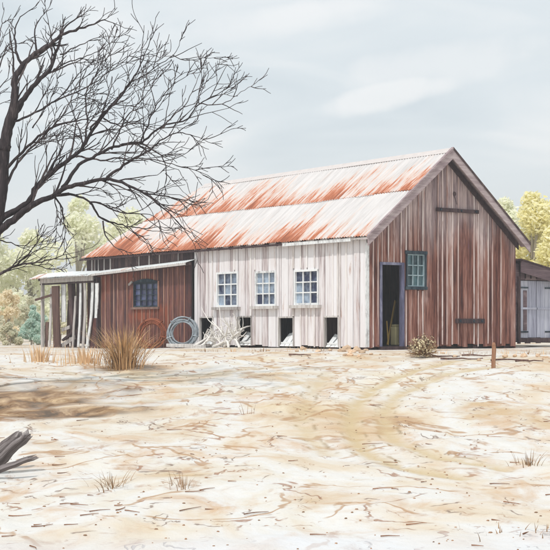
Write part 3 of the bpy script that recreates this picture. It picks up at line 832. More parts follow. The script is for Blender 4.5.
# broom handle and sack in doorway
def rest_box(x, y): return W(x, y, .10)
xd, zd = on_gable(392, 338, .55)
r_ = empty('leaning_plank', W(on_gable(389, 345, .45)[0], .45, .10), TH); 
tag(r_, 'long ochre plank leaning inside the open doorway', 'plank'); OFF[r_.name] = Vector((on_gable(389, 345, .45)[0], .45, .10))
xa, za = on_gable(387.5, 345, .45); xb, zb_ = on_gable(396.5, 301, .75)
m = MB(); m.beam((xa, .45, .11), (xb, .8, zb_), .03, .09); m.beam((xa + .01, .43, .11), (xa + .1, .60, .75), .03, .05); m.build('plank', M['ochre'], r_, bevel=.004)
xs, _ = on_gable(396, 340, .35)
m = MB(); m.box((-.10, -.1, 0), (.10, .12, .5)); m.box((-.085, -.085, .5), (.085, .105, .56))
o_ = m.build('feed_sack', M['pale_ochre'], None, bevel=.03); o_.location = W(xs - .0, .35, .105); o_.rotation_euler = (0, 0, TH)
tag(o_, 'upright pale ochre sack just inside the open doorway', 'sack')

# wire coils leaning on lean-to
def coil(px, py, rad, mat, label, lean_=.22, turns=10, thick=.021):
    y_, z_ = on_side(px, py, -.5)
    pts = []; root_ = Vector((-.34, y_, 0)); n_ = turns * 26; ph = R.random() * 6
    for i in range(n_ + 1):
        t_ = 2 * math.pi * i / 26 + ph
        rr_ = rad * (.93 + .17 * math.sin(i * .071 + ph) + .05 * math.sin(i * .37)); oo_ = .05 * math.sin(i * .05 + 1)
        y2 = rr_ * math.cos(t_); z2 = rr_ * math.sin(t_) + rad * 1.06
        pts.append(Vector((-oo_ + lean_ * z2 * .5, y2, z2)))
    m_ = MB(); m_.tube(pts, [thick] * len(pts), 5)
    for k_ in range(5):
        t_ = k_ * 1.3 + ph; c_ = Vector((0.0, rad * math.cos(t_), rad * math.sin(t_) + rad * 1.06)); c_.x = lean_ * c_.z * .5
        m_.tube([c_ + Vector((.07 * math.cos(a_), .10 * math.sin(a_) * math.cos(t_), .10 * math.sin(a_) * math.sin(t_))) for a_ in [j * .7 for j in range(10)]], [thick * .8] * 10, 4)
    o = m_.build('wire_coil', mat, None, smooth=True)
    g = W(-.72, y_, 0); o.location = (g.x, g.y, gz(g.x, g.y) - .0); o.rotation_euler = (0, 0, TH + math.radians(38))
    tag(o, label, 'wire coil', 'coils of old wire leaning on the lean-to'); return o
M['rust_wire'] = plain('rusty_wire', S(150, 86, 60), .7, .5, 9)
M['pale_wire'] = plain('galvanised_wire', S(144, 152, 158), .6, .45, 9)
coil(157, 337, .43, M['rust_wire'], 'rusty brown coil of wire behind the dry grass, left of the pale coil')
coil(188, 336, .43, M['pale_wire'], 'pale grey coil of wire beside the white branch pile')
m = MB(); a_, _ = on_side(168, 346, -1.0); b_, _ = on_side(205, 346, -1.0)
L_ = abs(a_ - b_); o_c = W(-1.0, (a_ + b_) / 2, 0)
for i in range(2): m.beam((-.05 + i * .22, -L_ / 2 + i * .1, .06 + i * .04), (.02 + i * .22, L_ / 2 - i * .3, .08), .17, .10)
o_ = m.build('old_beam', M['grey_wood'], None, bevel=.01); o_.location = (o_c.x, o_c.y, gz(o_c.x, o_c.y) - .01); o_.rotation_euler = (0, 0, TH)
tag(o_, 'flat grey timbers lying on the ground under the pale wire coil', 'timber')

def wander(p, d, length, r0, r1, n_, wob, rr, grav=0.0):
    pts = [p.copy()]; rad = [r0]; d = d.normalized(); st_ = length / n_
    for i in range(n_):
        d = (d + Vector((rr.uniform(-1, 1), rr.uniform(-1, 1), rr.uniform(-1, 1))) * wob + Vector((0, 0, grav))).normalized()
        p = p + d * st_; pts.append(p.copy()); rad.append(r0 + (r1 - r0) * (i + 1) / n_)
    return pts, rad
# pale dead branches heaped against the wall
M['bleached'] = plain('bleached_wood', S(226, 222, 216), .85, .08, 8)
rr = random.Random(5)
m = MB(); cx, _ = on_side(224, 340, -.8)
def twigtree(m_, p, d, L, r, lv, rr, wob=.22, grav=.02, floor=None):
    pts, rad = wander(p, d, L, r, r * .45, 5, wob, rr, grav)
    m_.tube(pts, rad, 5)
    if lv <= 0: return
    for i in range(2, 6):
        if rr.random() < .8:
            a_ = rr.uniform(.4, .95) * rr.choice((-1, 1)); dd = (pts[min(i, 5)] - pts[i - 1]).normalized()
            ax = Vector((rr.uniform(-1, 1), rr.uniform(-1, 1), rr.uniform(-1, 1))).normalized()
            twigtree(m_, pts[min(i, 5)], Matrix.Rotation(a_, 3, ax) @ dd, L * rr.uniform(.4, .65), max(rad[i] * .7, .008), lv - 1, rr, wob, grav)
for (px0, py0, px1, py1, r) in ((192, 347, 243, 331, .055), (204, 349, 222, 326, .045), (212, 349, 248, 340, .05), (232, 350, 214, 330, .04), (198, 349, 213, 334, .045), (240, 350, 228, 328, .04), (196, 350, 226, 345, .05), (222, 350, 246, 328, .04)):
    y0, z0 = on_side(px0, py0, -1.0); y1, z1 = on_side(px1, py1, -.5)
    p0 = Vector((-1.0 + rr.uniform(-.15, .15), y0 - cx, max(z0, .05))); p1 = Vector((-.45, y1 - cx, z1))
    twigtree(m, p0, p1 - p0, (p1 - p0).length * .9, r, 1, rr, .20, .0)
    for j in range(3):
        q = p0.lerp(p1, rr.uniform(.2, .8)); d = Vector((rr.uniform(-.3, .3), rr.uniform(-.6, .6), rr.uniform(.2, .8)))
        twigtree(m, q, d, rr.uniform(.25, .5), r * .65, 1, rr, .2, .0)
o_ = m.build('dead_branches', M['bleached'], None, smooth=True); g = W(0, cx); o_.location = (g.x, g.y, -.03); o_.rotation_euler = (0, 0, TH)
tag(o_, 'heap of bleached white dead branches against the whitewashed wall below the first window', 'branch pile')

# post in front of the gable
g = gp(493.5, 368)
m = MB(); pts = [(0, 0, -.3), (.0, 0, .15), (.012, 0, .35), (.005, 0, .46), (.0, .01, .50)]; m.tube(pts, [.045, .042, .044, .038, .02], 9)
o_ = m.build('fence_post', M['post'], None); o_.location = g; tag(o_, 'short reddish brown post standing in front of the red gable wall', 'post')

# tumbled stones
M['stone'] = plain('ochre_stone', S(206, 178, 150), .9, .2, 9)
def rock(px, py, s_, label, grp='stones along the foot of the shed'):
    m_ = MB(); me_ = bpy.data.meshes.new('stone'); bm = bmesh.new(); bmesh.ops.create_icosphere(bm, subdivisions=3, radius=1)
    sd_ = R.random() * 50; sx, sy, sz = R.uniform(.8, 1.3), R.uniform(.7, 1.1), R.uniform(.5, .8)
    for v_ in bm.verts:
        n_ = 1 + .35 * noise.noise(v_.co * 1.3 + Vector((sd_, 0, 0))) + .15 * noise.noise(v_.co * 3.5 + Vector((sd_, 9, 0)))
        v_.co = Vector((v_.co.x * sx, v_.co.y * sy, v_.co.z * sz)) * n_ * s_
    bm.to_mesh(me_); bm.free(); a__ = me_.attributes.new('rnd', 'FLOAT', 'FACE'); rv = R.random(); a__.data.foreach_set('value', [rv] * len(me_.polygons))
    me_.materials.append(M['stone']); o = bpy.data.objects.new('stone', me_); col.objects.link(o)
    g_ = gp(px, py); o.location = (g_.x, g_.y, g_.z + s_ * .25); o.rotation_euler = (0, 0, R.uniform(0, 6)); tag(o, label, 'stone', grp); return o
for i, (px, py, s_) in enumerate(((342, 352, .10), (347, 350.5, .13), (352, 353, .09), (357, 351.5, .12), (362, 353.5, .08), (350, 356, .07), (345, 356, .06), (366, 351, .07), (359, 357, .06), (371, 355, .05))):
    rock(px, py, s_, 'ochre stone in the tumbled heap at the white corner of the shed')
for (px, py, s_) in ((303, 350, .08), (297, 352, .06), (318, 352, .05), (330, 351, .06), (268, 351, .05)):
    rock(px, py, s_, 'small stone lying below the low hatches of the white wall')
for (px, py, s_) in ((443, 354, .05), (455, 357, .06), (468, 356, .05), (479, 360, .05), (505, 357, .07), (515, 356, .05), (524, 357, .08), (538, 357, .07), (546, 359, .06)):
    rock(px, py, s_, 'small stone among the litter under the red gable wall')
# dead sticks lying
rr = random.Random(12)
for i, (px, py, L_) in enumerate(((462, 360, .9), (510, 361, .8), (446, 357, .6), (478, 357, .7), (530, 363, .6), (300, 356, .5))):
    m = MB(); pts, rad = wander(Vector((-L_ / 2, 0, .03)), Vector((1, rr.uniform(-.2, .2), 0)), L_, .022, .010, 6, .10, rr)
    for p_ in pts: p_.z = .025 + .02 * rr.random()
    m.tube(pts, rad, 6); o_ = m.build('stick', M['brown_slab']); o_.location = gp(px, py)
    tag(o_, 'thin dead stick lying on the ground in front of the shed', 'stick', 'sticks lying in front of the shed')

# grasses
M['straw'] = plain('dry_straw', S(196, 160, 118), .8, .5, 3)
M['straw_pale'] = plain('pale_straw', S(224, 190, 150), .8, .2, 3)
M['brown_grass'] = plain('brown_grass', S(150, 118, 86), .8, .25, 3)
def tuft(name, px, py, n_, h, spread, wid, mat, label, cat, grp=None, seed=1, lean_=.5, rot=None, dens=.3):
    rr_ = random.Random(seed); m_ = MB()
    for i in range(n_):
        a_ = rr_.uniform(0, 6.283); d_ = abs(rr_.gauss(0, dens)) * spread; 
        p = Vector((math.cos(a_) * d_, math.sin(a_) * d_, -.03)); L_ = h * rr_.uniform(.45, 1.08)
        out = Vector((math.cos(a_), math.sin(a_), 0)) * lean_ * rr_.uniform(.1, 1.1)
        ns = 4; side = Vector((-math.sin(a_ + rr_.uniform(-.9, .9)), math.cos(a_), 0)).normalized(); pr = None; r_ = rr_.random(); base = len(m_.v)
        for s_ in range(ns + 1):
            t_ = s_ / ns; q = p + Vector((0, 0, L_ * t_ * (1 - .25 * t_ * out.length))) + out * L_ * t_ ** 1.6
            w_ = wid * (1 - t_) ** .7 + .0008
            m_.v += [q - side * w_ / 2, q + side * w_ / 2]
        for s_ in range(ns): m_.f.append([base + s_ * 2, base + s_ * 2 + 1, base + s_ * 2 + 3, base + s_ * 2 + 2]); m_.r.append(r_)
    o = m_.build(name, mat, None, recalc=False); o.location = gp(px, py); tag(o, label, cat, grp); return o
tuft('dry_grass_clump', 124, 368, 420, .98, .62, .018, M['straw'], 'largest clump of tall orange dry grass, in front of the dark lean-to', 'grass clump', seed=2, lean_=.85, dens=.32)
tuft('dry_grass_clump', 40, 361, 90, .45, .8, .028, M['straw_pale'], 'small peach dry grass clump at the left post of the open shelter', 'grass clump', seed=3, lean_=.35)
tuft('dry_grass_clump', 86, 364, 120, .42, 1.1, .028, M['straw_pale'], 'low pale dry grass clump before the leaning slabs of the shelter', 'grass clump', seed=4, lean_=.35)
tuft('spiky_grass', 113, 488, 34, .26, .5, .010, M['brown_grass'], 'fan of thin grey brown spikes in the pale left foreground', 'grass tuft', seed=5, lean_=1.1)
tuft('spiky_grass', 183, 489, 22, .22, .3, .010, M['brown_grass'], 'small upright brown tuft right of the fan of spikes in the left foreground', 'grass tuft', seed=6, lean_=.6)
tuft('spiky_grass', 530, 468, 26, .24, .3, .012, M['brown_grass'], 'brown grass tuft in the right middle foreground', 'grass tuft', seed=7, lean_=.7)
tuft('spiky_grass', 499, 536, 16, .13, .9, .016, M['brown_grass'], 'sparse squat brown leafed tuft at the bottom right', 'grass tuft', seed=8, lean_=.8, dens=.6)
tuft('spiky_grass', 546, 536, 12, .14, .6, .014, M['brown_grass'], 'little brown tuft at the bottom right corner', 'grass tuft', seed=9, lean_=.8)
tuft('spiky_grass', 246, 416, 5, .30, .2, .010, M['brown_grass'], 'single thin twigs standing in the middle of the bare yard', 'grass tuft', seed=10, lean_=.4)
for i, px in enumerate((206, 232, 262, 300, 322, 440, 470, 508, 528, 543)):
    tuft('weed_tuft', px, 351.5 if px < 400 else 354, 26, .16, .9, .014, M['straw_pale' if i % 2 else 'brown_grass'], 'tiny dry weed tuft at the foot of the shed wall', 'grass tuft', 'weed tufts along the shed walls', seed=20 + i, lean_=.6)
# round thistly bush
rr = random.Random(31); m = MB()
for i in range(150):
    d = Vector((rr.gauss(0, 1), rr.gauss(0, 1), abs(rr.gauss(.35, .8)))).normalized()
    p, rd = wander(Vector((0, 0, .05)) + d * .05, d, rr.uniform(.26, .40), .007, .004, 4, .22, rr)
    m.tube(p, rd, 4)
st_ = m.build('stems', M['brown_grass'])
m2 = MB(); m3 = MB()
for i in range(420):
    d = Vector((rr.gauss(0, 1), rr.gauss(0, 1), rr.gauss(.45, .8))).normalized(); p = Vector((0, 0, .20)) + d * rr.uniform(.16, .33)
    if p.z < .02: continue
    u = d.orthogonal().normalized(); v_ = d.cross(u); s_ = rr.uniform(.02, .036); a_ = rr.uniform(0, 3)
    u, v_ = u * math.cos(a_) + v_ * math.sin(a_), v_ * math.cos(a_) - u * math.sin(a_)
    (m2 if rr.random() < .7 or p.z < .2 else m3).add([p - u * s_, p - v_ * s_ * .6 + d * .01, p + u * s_, p + v_ * s_ * .6 + d * .01], [(0, 1, 2, 3)])
M['dead_leaf'] = plain('pale_dry_leaf', S(214, 200, 164), .8, .15, 3); M['dark_leaf'] = plain('dark_seed_head', S(74, 56, 40), .8, .2, 3)
bu = empty('round_bush', gp(423, 357)); tag(bu, 'round dry thistly bush beside the open doorway of the red gable', 'bush')
st_.parent = bu; 
o_ = m2.build('dry_leaves', M['dead_leaf'], None, recalc=False); o_.parent = bu; o_ = m3.build('seed_heads', M['dark_leaf'], None, recalc=False); o_.parent = bu

# foreground logs
def log(pa, pb, r0, r1, label, seed, lift=0.0):
    rr_ = random.Random(seed); a_ = Vector(pa); b_ = Vector(pb); n_ = 10; m_ = MB(); pts = []; 
    L_ = (b_ - a_).length
    for i in range(n_ + 1):
        t_ = i / n_; pts.append(Vector((L_ * t_, rr_.uniform(-.008, .008), rr_.uniform(-.008, .008))))
    base = 0; nn = 14; ph = rr_.random() * 6
    for i, p in enumerate(pts):
        for k_ in range(nn):
            t_ = 2 * math.pi * k_ / nn; rad = (r0 + (r1 - r0) * i / n_) * (1 + .16 * math.sin(3 * t_ + ph) + rr_.uniform(-.07, .07))
            e_ = (rr_.uniform(-.09, .05)) if i == n_ else 0
            m_.v.append(p + Vector((e_, math.cos(t_) * rad, math.sin(t_) * rad)))
    for i in range(n_):
        for k_ in range(nn):
            k2 = (k_ + 1) % nn; m_.f.append([i * nn + k_, i * nn + k2, (i + 1) * nn + k2, (i + 1) * nn + k_]); m_.r.append(.5)
    m_.f.append(list(range(nn))[::-1]); m_.r.append(.9); m_.f.append([n_ * nn + k_ for k_ in range(nn)]); m_.r.append(.9)
    o = m_.build('broken_log', M['log'], None); o.location = a_; o.rotation_euler = (b_ - a_).to_track_quat('X', 'Z').to_euler()
    tag(o, label, 'log', 'broken logs at the left edge'); return o
g0 = gp(-6, 474)
Yl = g0.y
log(at(-34, 490, Yl + .1), at(28, 434, Yl + .1), .085, .05, 'upper dark burnt log poking up at the left edge of the yard', 1)
log(at(-30, 476, Yl + .35), at(21, 433, Yl + .35), .07, .055, 'grey splintered log behind the dark burnt log at the left edge', 2)
log(at(-30, 480, Yl - .2), at(35, 457, Yl - .2), .045, .028, 'lowest thin grey log pointing right at the left edge', 3)

# pebbles, twigs litter = stuff
rr = random.Random(77); m = MB()
for i in range(520):
    px = rr.uniform(-20, 570); py = rr.uniform(352, 560) if rr.random() < .7 else rr.uniform(350, 380)
    g = gp(px, py); s_ = rr.uniform(.008, .022) * (1.2 if g.y > 28 else .8)
    P = [g + Vector((rr.uniform(.6, 1.5) * s_ * math.cos(t_), rr.uniform(.6, 1.2) * s_ * math.sin(t_), .0)) for t_ in (0, 1.57, 3.14, 4.71)]
    m.add(P + [p * 1.0 + Vector((0, 0, s_ * .7)) + (g - p) * .4 for p in P], [(4, 5, 6, 7), (0, 1, 5, 4), (1, 2, 6, 5), (2, 3, 7, 6), (3, 0, 4, 7)])
o_ = m.build('pebbles', plain('brown_pebbles', S(158, 124, 98), .9, .3, 4)); tag(o_, 'small brown pebbles strewn over the pale yard', 'pebbles', kind='stuff')
m = MB()
for i in range(60):
    px = rr.uniform(-10, 560); py = rr.choice((rr.uniform(385, 548), rr.uniform(440, 530)))
    g = gp(px, py); L_ = rr.uniform(.06, .28); a_ = rr.gauss(0, .5)
    pts, rad = wander(g + Vector((0, 0, .012)), Vector((math.cos(a_), math.sin(a_), 0)), L_, .007, .003, 5, .28, rr)
    for p in pts: p.z = gz(p.x, p.y) + .010
    m.tube(pts, rad, 4)
o_ = m.build('twig_litter', plain('brown_twigs', S(142, 98, 72), .9, .3, 4)); tag(o_, 'fine brown twigs and leaf litter scattered over the yard', 'litter', kind='stuff')

# ================================================================== BARE TREE
M['bark'] = wood('dark_bark', [(0, S(24, 19, 20)), (.5, S(56, 48, 50)), (1, S(116, 104, 102))], sx=16, sy=3, rnd=.3)
TD = 24.0
limbs = [  # pixels, start radius, end radius (px)
 ('trunk', [(-26, 400), (-24, 360), (-20, 300), (-10, 250), (-3, 215), (2, 185), (4, 155), (8, 126), (12, 112), (15, 100)], 24, 7),
 ('l', [(4, 150), (7, 128), (14, 106), (15, 80), (22, 66), (35, 54), (50, 45), (61, 35), (76, 30), (104, 20)], 10, .8),
 ('l', [(6, 148), (11, 124), (24, 98), (35, 84), (50, 70), (56, 53), (61, 38), (66, 26), (81, 15)], 8.5, .9),
 ('l', [(22, 65), (16, 50), (15, 29), (21, 17), (32, 9)], 2.8, .5),
 ('l', [(36, 53), (35, 34), (38, 21), (44, 14)], 2.2, .6),
 ('l', [(56, 54), (51, 36), (47, 17)], 1.8, .5),
 ('l', [(60, 55), (80, 45), (98, 38), (112, 36)], 1.5, .4),
 ('l', [(52, 71), (71, 61), (95, 53), (118, 38)], 1.5, .4),
 ('l', [(8, 124), (35, 113), (52, 102), (76, 92), (95, 83), (113, 66), (132, 54)], 2.4, .5),
 ('l', [(33, 128), (47, 106), (55, 88), (59, 72)], 1.4, .4),
 ('l', [(4, 172), (22, 152), (45, 132), (60, 124), (86, 120), (105, 122)], 3.2, .7),
 ('l', [(2, 192), (20, 160), (40, 140), (62, 116), (72, 98), (82, 80)], 3, .5),
 ('l', [(-6, 235), (27, 209), (54, 195), (71, 186), (90, 182), (109, 179), (130, 186), (145, 193), (157, 203), (171, 214), (178, 222)], 7.5, .7),
 ('l', [(-4, 222), (27, 203), (37, 186), (54, 171), (74, 156), (84, 146), (94, 128), (113, 104), (132, 80), (146, 52), (152, 33)], 6.5, .5),
 ('l', [(62, 190), (79, 165), (100, 154), (114, 147), (131, 143), (142, 142), (165, 125), (186, 120), (199, 104), (217, 94), (234, 84)], 3.8, .5),
 ('l', [(199, 104), (222, 104), (237, 95), (251, 86)], 1.2, .4),
 ('l', [(84, 146), (87, 125), (86, 96), (95, 76), (104, 66), (106, 52), (112, 42)], 2.2, .4),
 ('l', [(90, 130), (104, 112), (116, 104), (129, 84), (145, 75), (158, 66), (173, 55), (182, 38)], 2, .4),
 ('l', [(173, 55), (186, 60), (204, 58), (217, 58)], .8, .35),
 ('l', [(104, 118), (120, 126), (133, 123), (148, 125), (160, 122)], 1.6, .5),
 ('l', [(112, 149), (124, 122), (135, 107), (148, 92), (162, 74)], 1.8, .4),
 ('l', [(140, 143), (148, 125), (156, 107), (171, 87), (192, 73)], 1.7, .4),
 ('l', [(163, 128), (173, 115), (186, 104), (196, 84), (203, 66)], 1.5, .4),
 ('l', [(199, 102), (201, 84), (209, 71), (222, 62)], 1, .35),
 ('l', [(140, 143), (157, 152), (165, 163), (166, 177), (163, 189)], 1.8, .4),
 ('l', [(166, 174), (176, 183), (186, 194)], 1, .35),
 ('l', [(76, 156), (100, 160), (119, 158), (135, 161), (154, 160), (176, 165), (195, 170), (209, 178)], 1.9, .4),
 ('l', [(104, 181), (114, 173), (131, 160), (150, 150), (164, 138), (182, 133), (205, 140)], 3, .4),
 ('l', [(145, 193), (164, 196), (180, 201), (196, 205)], 1.6, .4),
 ('l', [(54, 195), (75, 195), (90, 202), (100, 203), (114, 210), (135, 214), (150, 215), (161, 222)], 2.7, .4),
 ('l', [(90, 202), (96, 213), (103, 220), (114, 223), (131, 227), (147, 228), (168, 227)], 2.2, .4),
 ('l', [(131, 228), (140, 239), (152, 246)], 1, .35),
 ('l', [(103, 221), (106, 236), (114, 246), (127, 258)], 1.7, .4),
 ('l', [(54, 196), (62, 209), (64, 223), (65, 240)], 2, .5),
 ('l', [(54, 196), (57, 212), (56, 228)], 1.2, .4),
 ('l', [(-14, 282), (0, 274), (16, 266), (41, 262), (58, 257), (75, 253)], 3.4, .4),
 ('l', [(14, 267), (28, 254), (41, 238), (52, 230)], 2, .4),
 ('l', [(-12, 238), (2, 241), (24, 246), (38, 244)], 1.7, .4),
 ('l', [(30, 263), (46, 268), (60, 270)], 1.3, .35),
 ('l', [(3, 150), (-10, 120), (-14, 90), (-4, 55), (2, 20)], 4, .6),
 ('l', [(-6, 85), (8, 46), (18, 44), (26, 40)], 2, .5),
 ('l', [(2, 180), (-25, 140), (-50, 100), (-70, 60)], 5, .6),
 ('l', [(-8, 240), (-40, 210), (-75, 190), (-120, 170)], 5, .6),
 ('l', [(-50, 205), (-70, 160), (-100, 130)], 3, .6),
]
tree = empty('bare_tree', at(-26, 393, TD)); tag(tree, 'tall leafless dark tree at the left with branches fanning over the shed roof', 'tree')
OFF[tree.name] = at(-26, 393, TD)
rr = random.Random(4)
placed = []   # (px, py, depth)
def dense(pts, step_=4.0):
    out = [pts[0]]
    for i in range(len(pts) - 1):
        p0 = pts[max(i - 1, 0)]; p1 = pts[i]; p2 = pts[i + 1]; p3 = pts[min(i + 2, len(pts) - 1)]
        L_ = math.hypot(p2[0] - p1[0], p2[1] - p1[1]); n_ = max(1, int(L_ / step_))
        for j in range(1, n_ + 1):
            t_ = j / n_
            f_ = lambda a0, a1, a2, a3: .5 * ((2 * a1) + (-a0 + a2) * t_ + (2 * a0 - 5 * a1 + 4 * a2 - a3) * t_ ** 2 + (-a0 + 3 * a1 - 3 * a2 + a3) * t_ ** 3)
            out.append((f_(p0[0], p1[0], p2[0], p3[0]), f_(p0[1], p1[1], p2[1], p3[1])))
    return out
U_ = TD / F
twigs = MB(); limb_objs = []
def grow(p, d, L, r, lv):
    n_ = 5 if lv else 4
    pts, rad = wander(p, d, L, r, max(.0052, r * .4), n_, .17, rr, .03 if d.z > -.2 else -.02)
    twigs.tube(pts, rad, 4 if r > .012 else 3, cap=False)
    if lv <= 0: return
    sg = rr.choice((-1, 1))
    for i in range(1, n_ + 1):
        if rr.random() < .47:
            dd = (pts[i] - pts[i - 1]).normalized(); sg = -sg
            ax = Vector((rr.uniform(-.45, .45), 1, rr.uniform(-.45, .45))).normalized()
            grow(pts[i], Matrix.Rotation(sg * rr.uniform(.28, .62), 3, ax) @ dd, L * rr.uniform(.42, .72), max(rad[i] * .75, .0062), lv - 1)
for li, (nm, pts, r0, r1) in enumerate(limbs):
    dp = dense(pts); n_ = len(dp)
    if not placed: d0 = TD
    else:
        q = min(placed, key=lambda a_: (a_[0] - dp[0][0]) ** 2 + (a_[1] - dp[0][1]) ** 2); d0 = q[2]
    Ltot = n_ * 4 * U_
    drift = 0 if nm == 'trunk' else rr.uniform(-.55, .55) * Ltot
    if li in (1, 12): drift = -.1 * Ltot
    P3 = []; RD = []
    for i, (x, y) in enumerate(dp):
        t_ = i / (n_ - 1); d_ = d0 + drift * t_ ** 1.1; placed.append((x, y, d_))
        wob_ = .8 if nm != 'trunk' else .2
        P3.append(at(x + rr.uniform(-wob_, wob_), y + rr.uniform(-wob_, wob_), d_)); RD.append((r0 + (r1 - r0) * t_ ** .75) / 2 * U_ * 1.15)
    m = MB(); m.tube(P3, RD, 12 if nm == 'trunk' else 8 if r0 > 2.5 else 5)
    o_ = m.build('trunk' if nm == 'trunk' else 'limb', M['bark'], tree, smooth=True)
    if nm == 'trunk': continue
    sg = 1; i = max(2, int(n_ * .22))
    while i < n_:
        t_ = i / (n_ - 1); dd = (P3[i] - P3[i - 1]).normalized(); sg = -sg if rr.random() < .75 else sg
        ax = Vector((rr.uniform(-.5, .5), 1, rr.uniform(-.5, .5))).normalized()
        L_ = min(1.05, .24 + .32 * Ltot) * rr.uniform(.45, 1.0) * (1 - .35 * t_)
        if dp[i][1] < 55: L_ *= .55
        d_ = Matrix.Rotation(sg * rr.uniform(.3, .65), 3, ax) @ dd
        if d_.z < -.3 and rr.random() < .5: d_.z *= .3
        grow(P3[i], d_, L_, max(.0095, min(RD[i] * .68, .024)), 2 if L_ > .4 else 1)
        i += rr.choice((2, 3, 4, 5))
    grow(P3[-1], P3[-1] - P3[-3], .3, .006, 1)
twigs.build('twigs', M['bark'], tree, recalc=False)

# ================================================================== BACKGROUND VEGETATION
def leafmat(name, stops):
    k = NT(name); f = k.math('ADD', k.math('MULTIPLY', k.attr('rnd'), .6), k.math('MULTIPLY', k.noise(k.coord((1, 1, 1)), .8, 3), .5))
    k.color(k.ramp(f, stops)); k.b.inputs['Roughness'].default_value = .8
    tr_ = k.n('ShaderNodeBsdfTranslucent'); k.l(k.b.inputs['Base Color'].links[0].from_socket, tr_.inputs['Color'])
    mx_ = k.n('ShaderNodeMixShader'); mx_.inputs[0].default_value = .5
    k.l(k.b.outputs[0], mx_.inputs[1]); k.l(tr_.outputs[0], mx_.inputs[2]); k.l(mx_.outputs[0], k.t.nodes['Material Output'].inputs['Surface']); return k.m
M['leaf_yellow'] = leafmat('pale_yellow_foliage', [(.2, S(238, 230, 160)), (.5, S(246, 240, 190)), (.9, S(250, 246, 218))])
M['leaf_mist'] = leafmat('misty_green_foliage', [(.2, S(236, 238, 206)), (.5, S(244, 244, 222)), (.9, S(250, 248, 236))])
M['leaf_olive'] = leafmat('olive_grey_foliage', [(.2, S(210, 212, 186)), (.5, S(226, 224, 200)), (.9, S(240, 230, 208))])
M['leaf_teal'] = leafmat('teal_green_foliage', [(.2, S(170, 202, 188)), (.5, S(198, 218, 204)), (.9, S(222, 232, 218))])
M['leaf_amber'] = leafmat('amber_foliage', [(.2, S(234, 222, 186)), (.5, S(242, 230, 202)), (.9, S(246, 238, 216))])
M['far_bark'] = plain('pale_bark', S(170, 160, 144), .9, .2, 4)
def btree(name, px, base_py, Y, top_py, wpx, mat, label, cat, n_=3200, leaf=.16, low=.25, seed=1, grp=None, nl=11):
    rr_ = random.Random(seed); X = (px - 275) / F * Y; z0 = gbase(X, Y); zt_ = CAMZ + (HOR - top_py) / F * Y; H = zt_ - z0; Wd = wpx / F * Y / 2
    root = empty(name, (X, Y, z0)); tag(root, label, cat, grp)
    m_ = MB(); m_.tube([(0, 0, -.2), (Wd * .03, 0, H * .3), (0, .1, H * .62)], [H * .03, H * .022, H * .008], 7)
    lobes = []
    for i in range(nl):
        a_ = rr_.uniform(0, 6.28); q = rr_.uniform(0, 1) ** .6; hh_ = rr_.uniform(low, .86)
        wf = math.sin(min(1, max(.12, (hh_ - low + .18) / (1.05 - low))) * math.pi) ** .6
        c_ = Vector((math.cos(a_) * Wd * .72 * q * wf, math.sin(a_) * Wd * .72 * q * wf, H * hh_)); lobes.append((c_, rr_.uniform(.20, .36) * min(Wd, H * .6)))
        m_.tube([(0, 0, H * (.15 + .3 * hh_)), c_ * .5 + Vector((0, 0, H * .25)) * .7, c_], [H * .012, H * .008, H * .003], 5)
    lobes.append((Vector((0, 0, H * .9)), .2 * min(Wd, H * .6)))
    o = m_.build('trunk', M['far_bark'], None, smooth=True); o.parent = root
    c = MB()
    for i in range(n_):
        c_, r_ = rr_.choice(lobes); d = Vector((rr_.gauss(0, 1), rr_.gauss(0, 1), rr_.gauss(0, .8))).normalized()
        p = c_ + d * r_ * rr_.uniform(.45, 1.0) * Vector((1, 1, .8)).length / 1.62; p.z = max(.02, p.z)
        u = Vector((rr_.gauss(0, 1), rr_.gauss(0, 1), rr_.gauss(0, 1))).normalized(); v_ = u.orthogonal().normalized(); s_ = leaf * rr_.uniform(.5, 1.1)
        c.add([p - u * s_, p - v_ * s_ * .5, p + u * s_, p + v_ * s_ * .5], [(0, 1, 2, 3)])
    o = c.build('crown', mat, None, recalc=False); o.parent = root; return root
G1 = 'pale trees standing behind the shed'
btree('gum_tree', 532, 340, 66, 186, 110, M['leaf_yellow'], 'pale yellow green tree above the side shed, nearest the gable roof edge', 'tree', 9000, .15, seed=1, grp=G1, low=.12, nl=24)
btree('gum_tree', 590, 340, 70, 178, 120, M['leaf_yellow'], 'pale yellow green tree cut by the right edge of the picture', 'tree', 8000, .16, seed=2, grp=G1, low=.1, nl=20)
btree('gum_tree', 504, 340, 78, 192, 100, M['leaf_mist'], 'fainter pale tree rising behind the right slope of the gable', 'tree', 7000, .17, seed=3, grp=G1, nl=20)
btree('gum_tree', 552, 340, 58, 222, 90, M['leaf_yellow'], 'lower bushy yellow tree directly above the side shed roof', 'tree', 6500, .13, seed=13, grp=G1, low=.1, nl=20)
for i, (px, top, wd_, Y, lab) in enumerate(((-25, 205, 120, 92, 'misty pale green tree at the far left edge behind the bare tree'), (30, 228, 110, 96, 'misty pale green tree left of the open shelter roof'),
        (78, 192, 110, 100, 'tallest misty pale green tree rising behind the left end of the shed roof'), (130, 205, 110, 104, 'misty pale green tree behind the hipped left end of the rusty roof'),
        (-60, 250, 90, 84, 'low misty tree beyond the left edge'))):
    btree('far_tree', px, 338, Y, top, wd_, M['leaf_mist'], lab, 'tree', 5200, .24, seed=40 + i, grp='misty trees at the left', low=.08, nl=16)
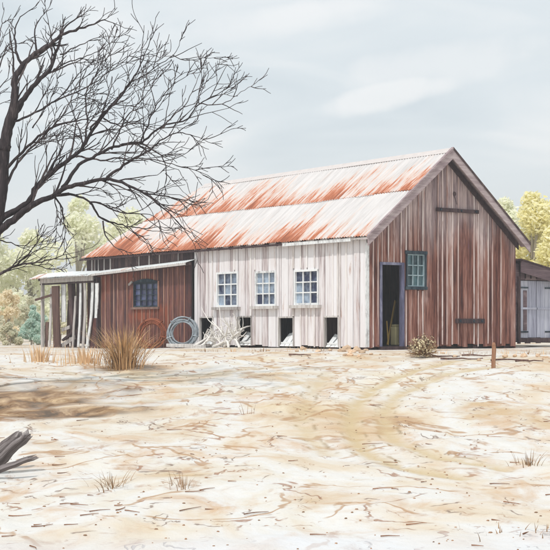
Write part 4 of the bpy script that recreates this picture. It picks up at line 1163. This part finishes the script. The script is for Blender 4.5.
for i, (px, top, wd_, mt, Y, lab) in enumerate(((8, 288, 50, 'leaf_amber', 64, 'amber tinted bush at the left edge behind the bare tree'), (30, 296, 40, 'leaf_olive', 66, 'olive grey bush left of the open shelter'),
        (-14, 300, 50, 'leaf_olive', 60, 'olive grey bush cut by the left edge of the picture'), (31, 319, 36, 'leaf_teal', 56, 'small teal green bush beside the open shelter post'), (33, 304, 32, 'leaf_teal', 58, 'little teal bush above the small teal bush'),
        (10, 322, 30, 'leaf_olive', 55, 'low olive bush at the far side of the yard'), (60, 300, 60, 'leaf_olive', 70, 'olive bush seen through the open shelter'), (110, 300, 70, 'leaf_mist', 75, 'pale bush hidden behind the lean-to'))):
    btree('bush', px, 341, Y, top, wd_, M[mt], lab, 'bush', 2600, .075 if Y < 60 else .10, seed=60 + i, grp='bushes at the left of the yard', low=.05, nl=12)
# belt of far scrub so the horizon is closed on every side of the shed
rr = random.Random(9); m = MB()
for i in range(9000):
    a_ = rr.uniform(-1.0, 1.0); Y = rr.uniform(120, 135); X = math.tan(a_) * Y; hh_ = 2.4 + 1.6 * noise.noise(Vector((X * .06, 0, 0))) + noise.noise(Vector((X * .3, 2, 0)))
    p = Vector((X, Y, rr.uniform(0, 1) ** .8 * hh_)); u = Vector((rr.gauss(0, 1), rr.gauss(0, 1), rr.gauss(0, 1))).normalized(); v_ = u.orthogonal().normalized(); s_ = rr.uniform(.4, .9)
    m.add([p - u * s_, p - v_ * s_ * .5, p + u * s_, p + v_ * s_ * .5], [(0, 1, 2, 3)])
o_ = m.build('far_scrub', M['leaf_mist'], None, recalc=False); tag(o_, 'distant pale scrub line along the horizon', 'scrub', kind='stuff')

# ------------------------------------------------------------------ haze
m = MB(); m.box((-452, -62, -3), (452, 602, 14))
k = NT('thin_air'); vo = k.n('ShaderNodeVolumePrincipled'); vo.inputs['Color'].default_value = (.93, .95, .97, 1); vo.inputs['Density'].default_value = .0019; vo.inputs['Anisotropy'].default_value = .2
k.t.nodes.remove(k.b); k.l(vo.outputs[0], k.t.nodes['Material Output'].inputs['Volume'])
o_ = m.build('haze', k.m); tag(o_, kind='stuff')
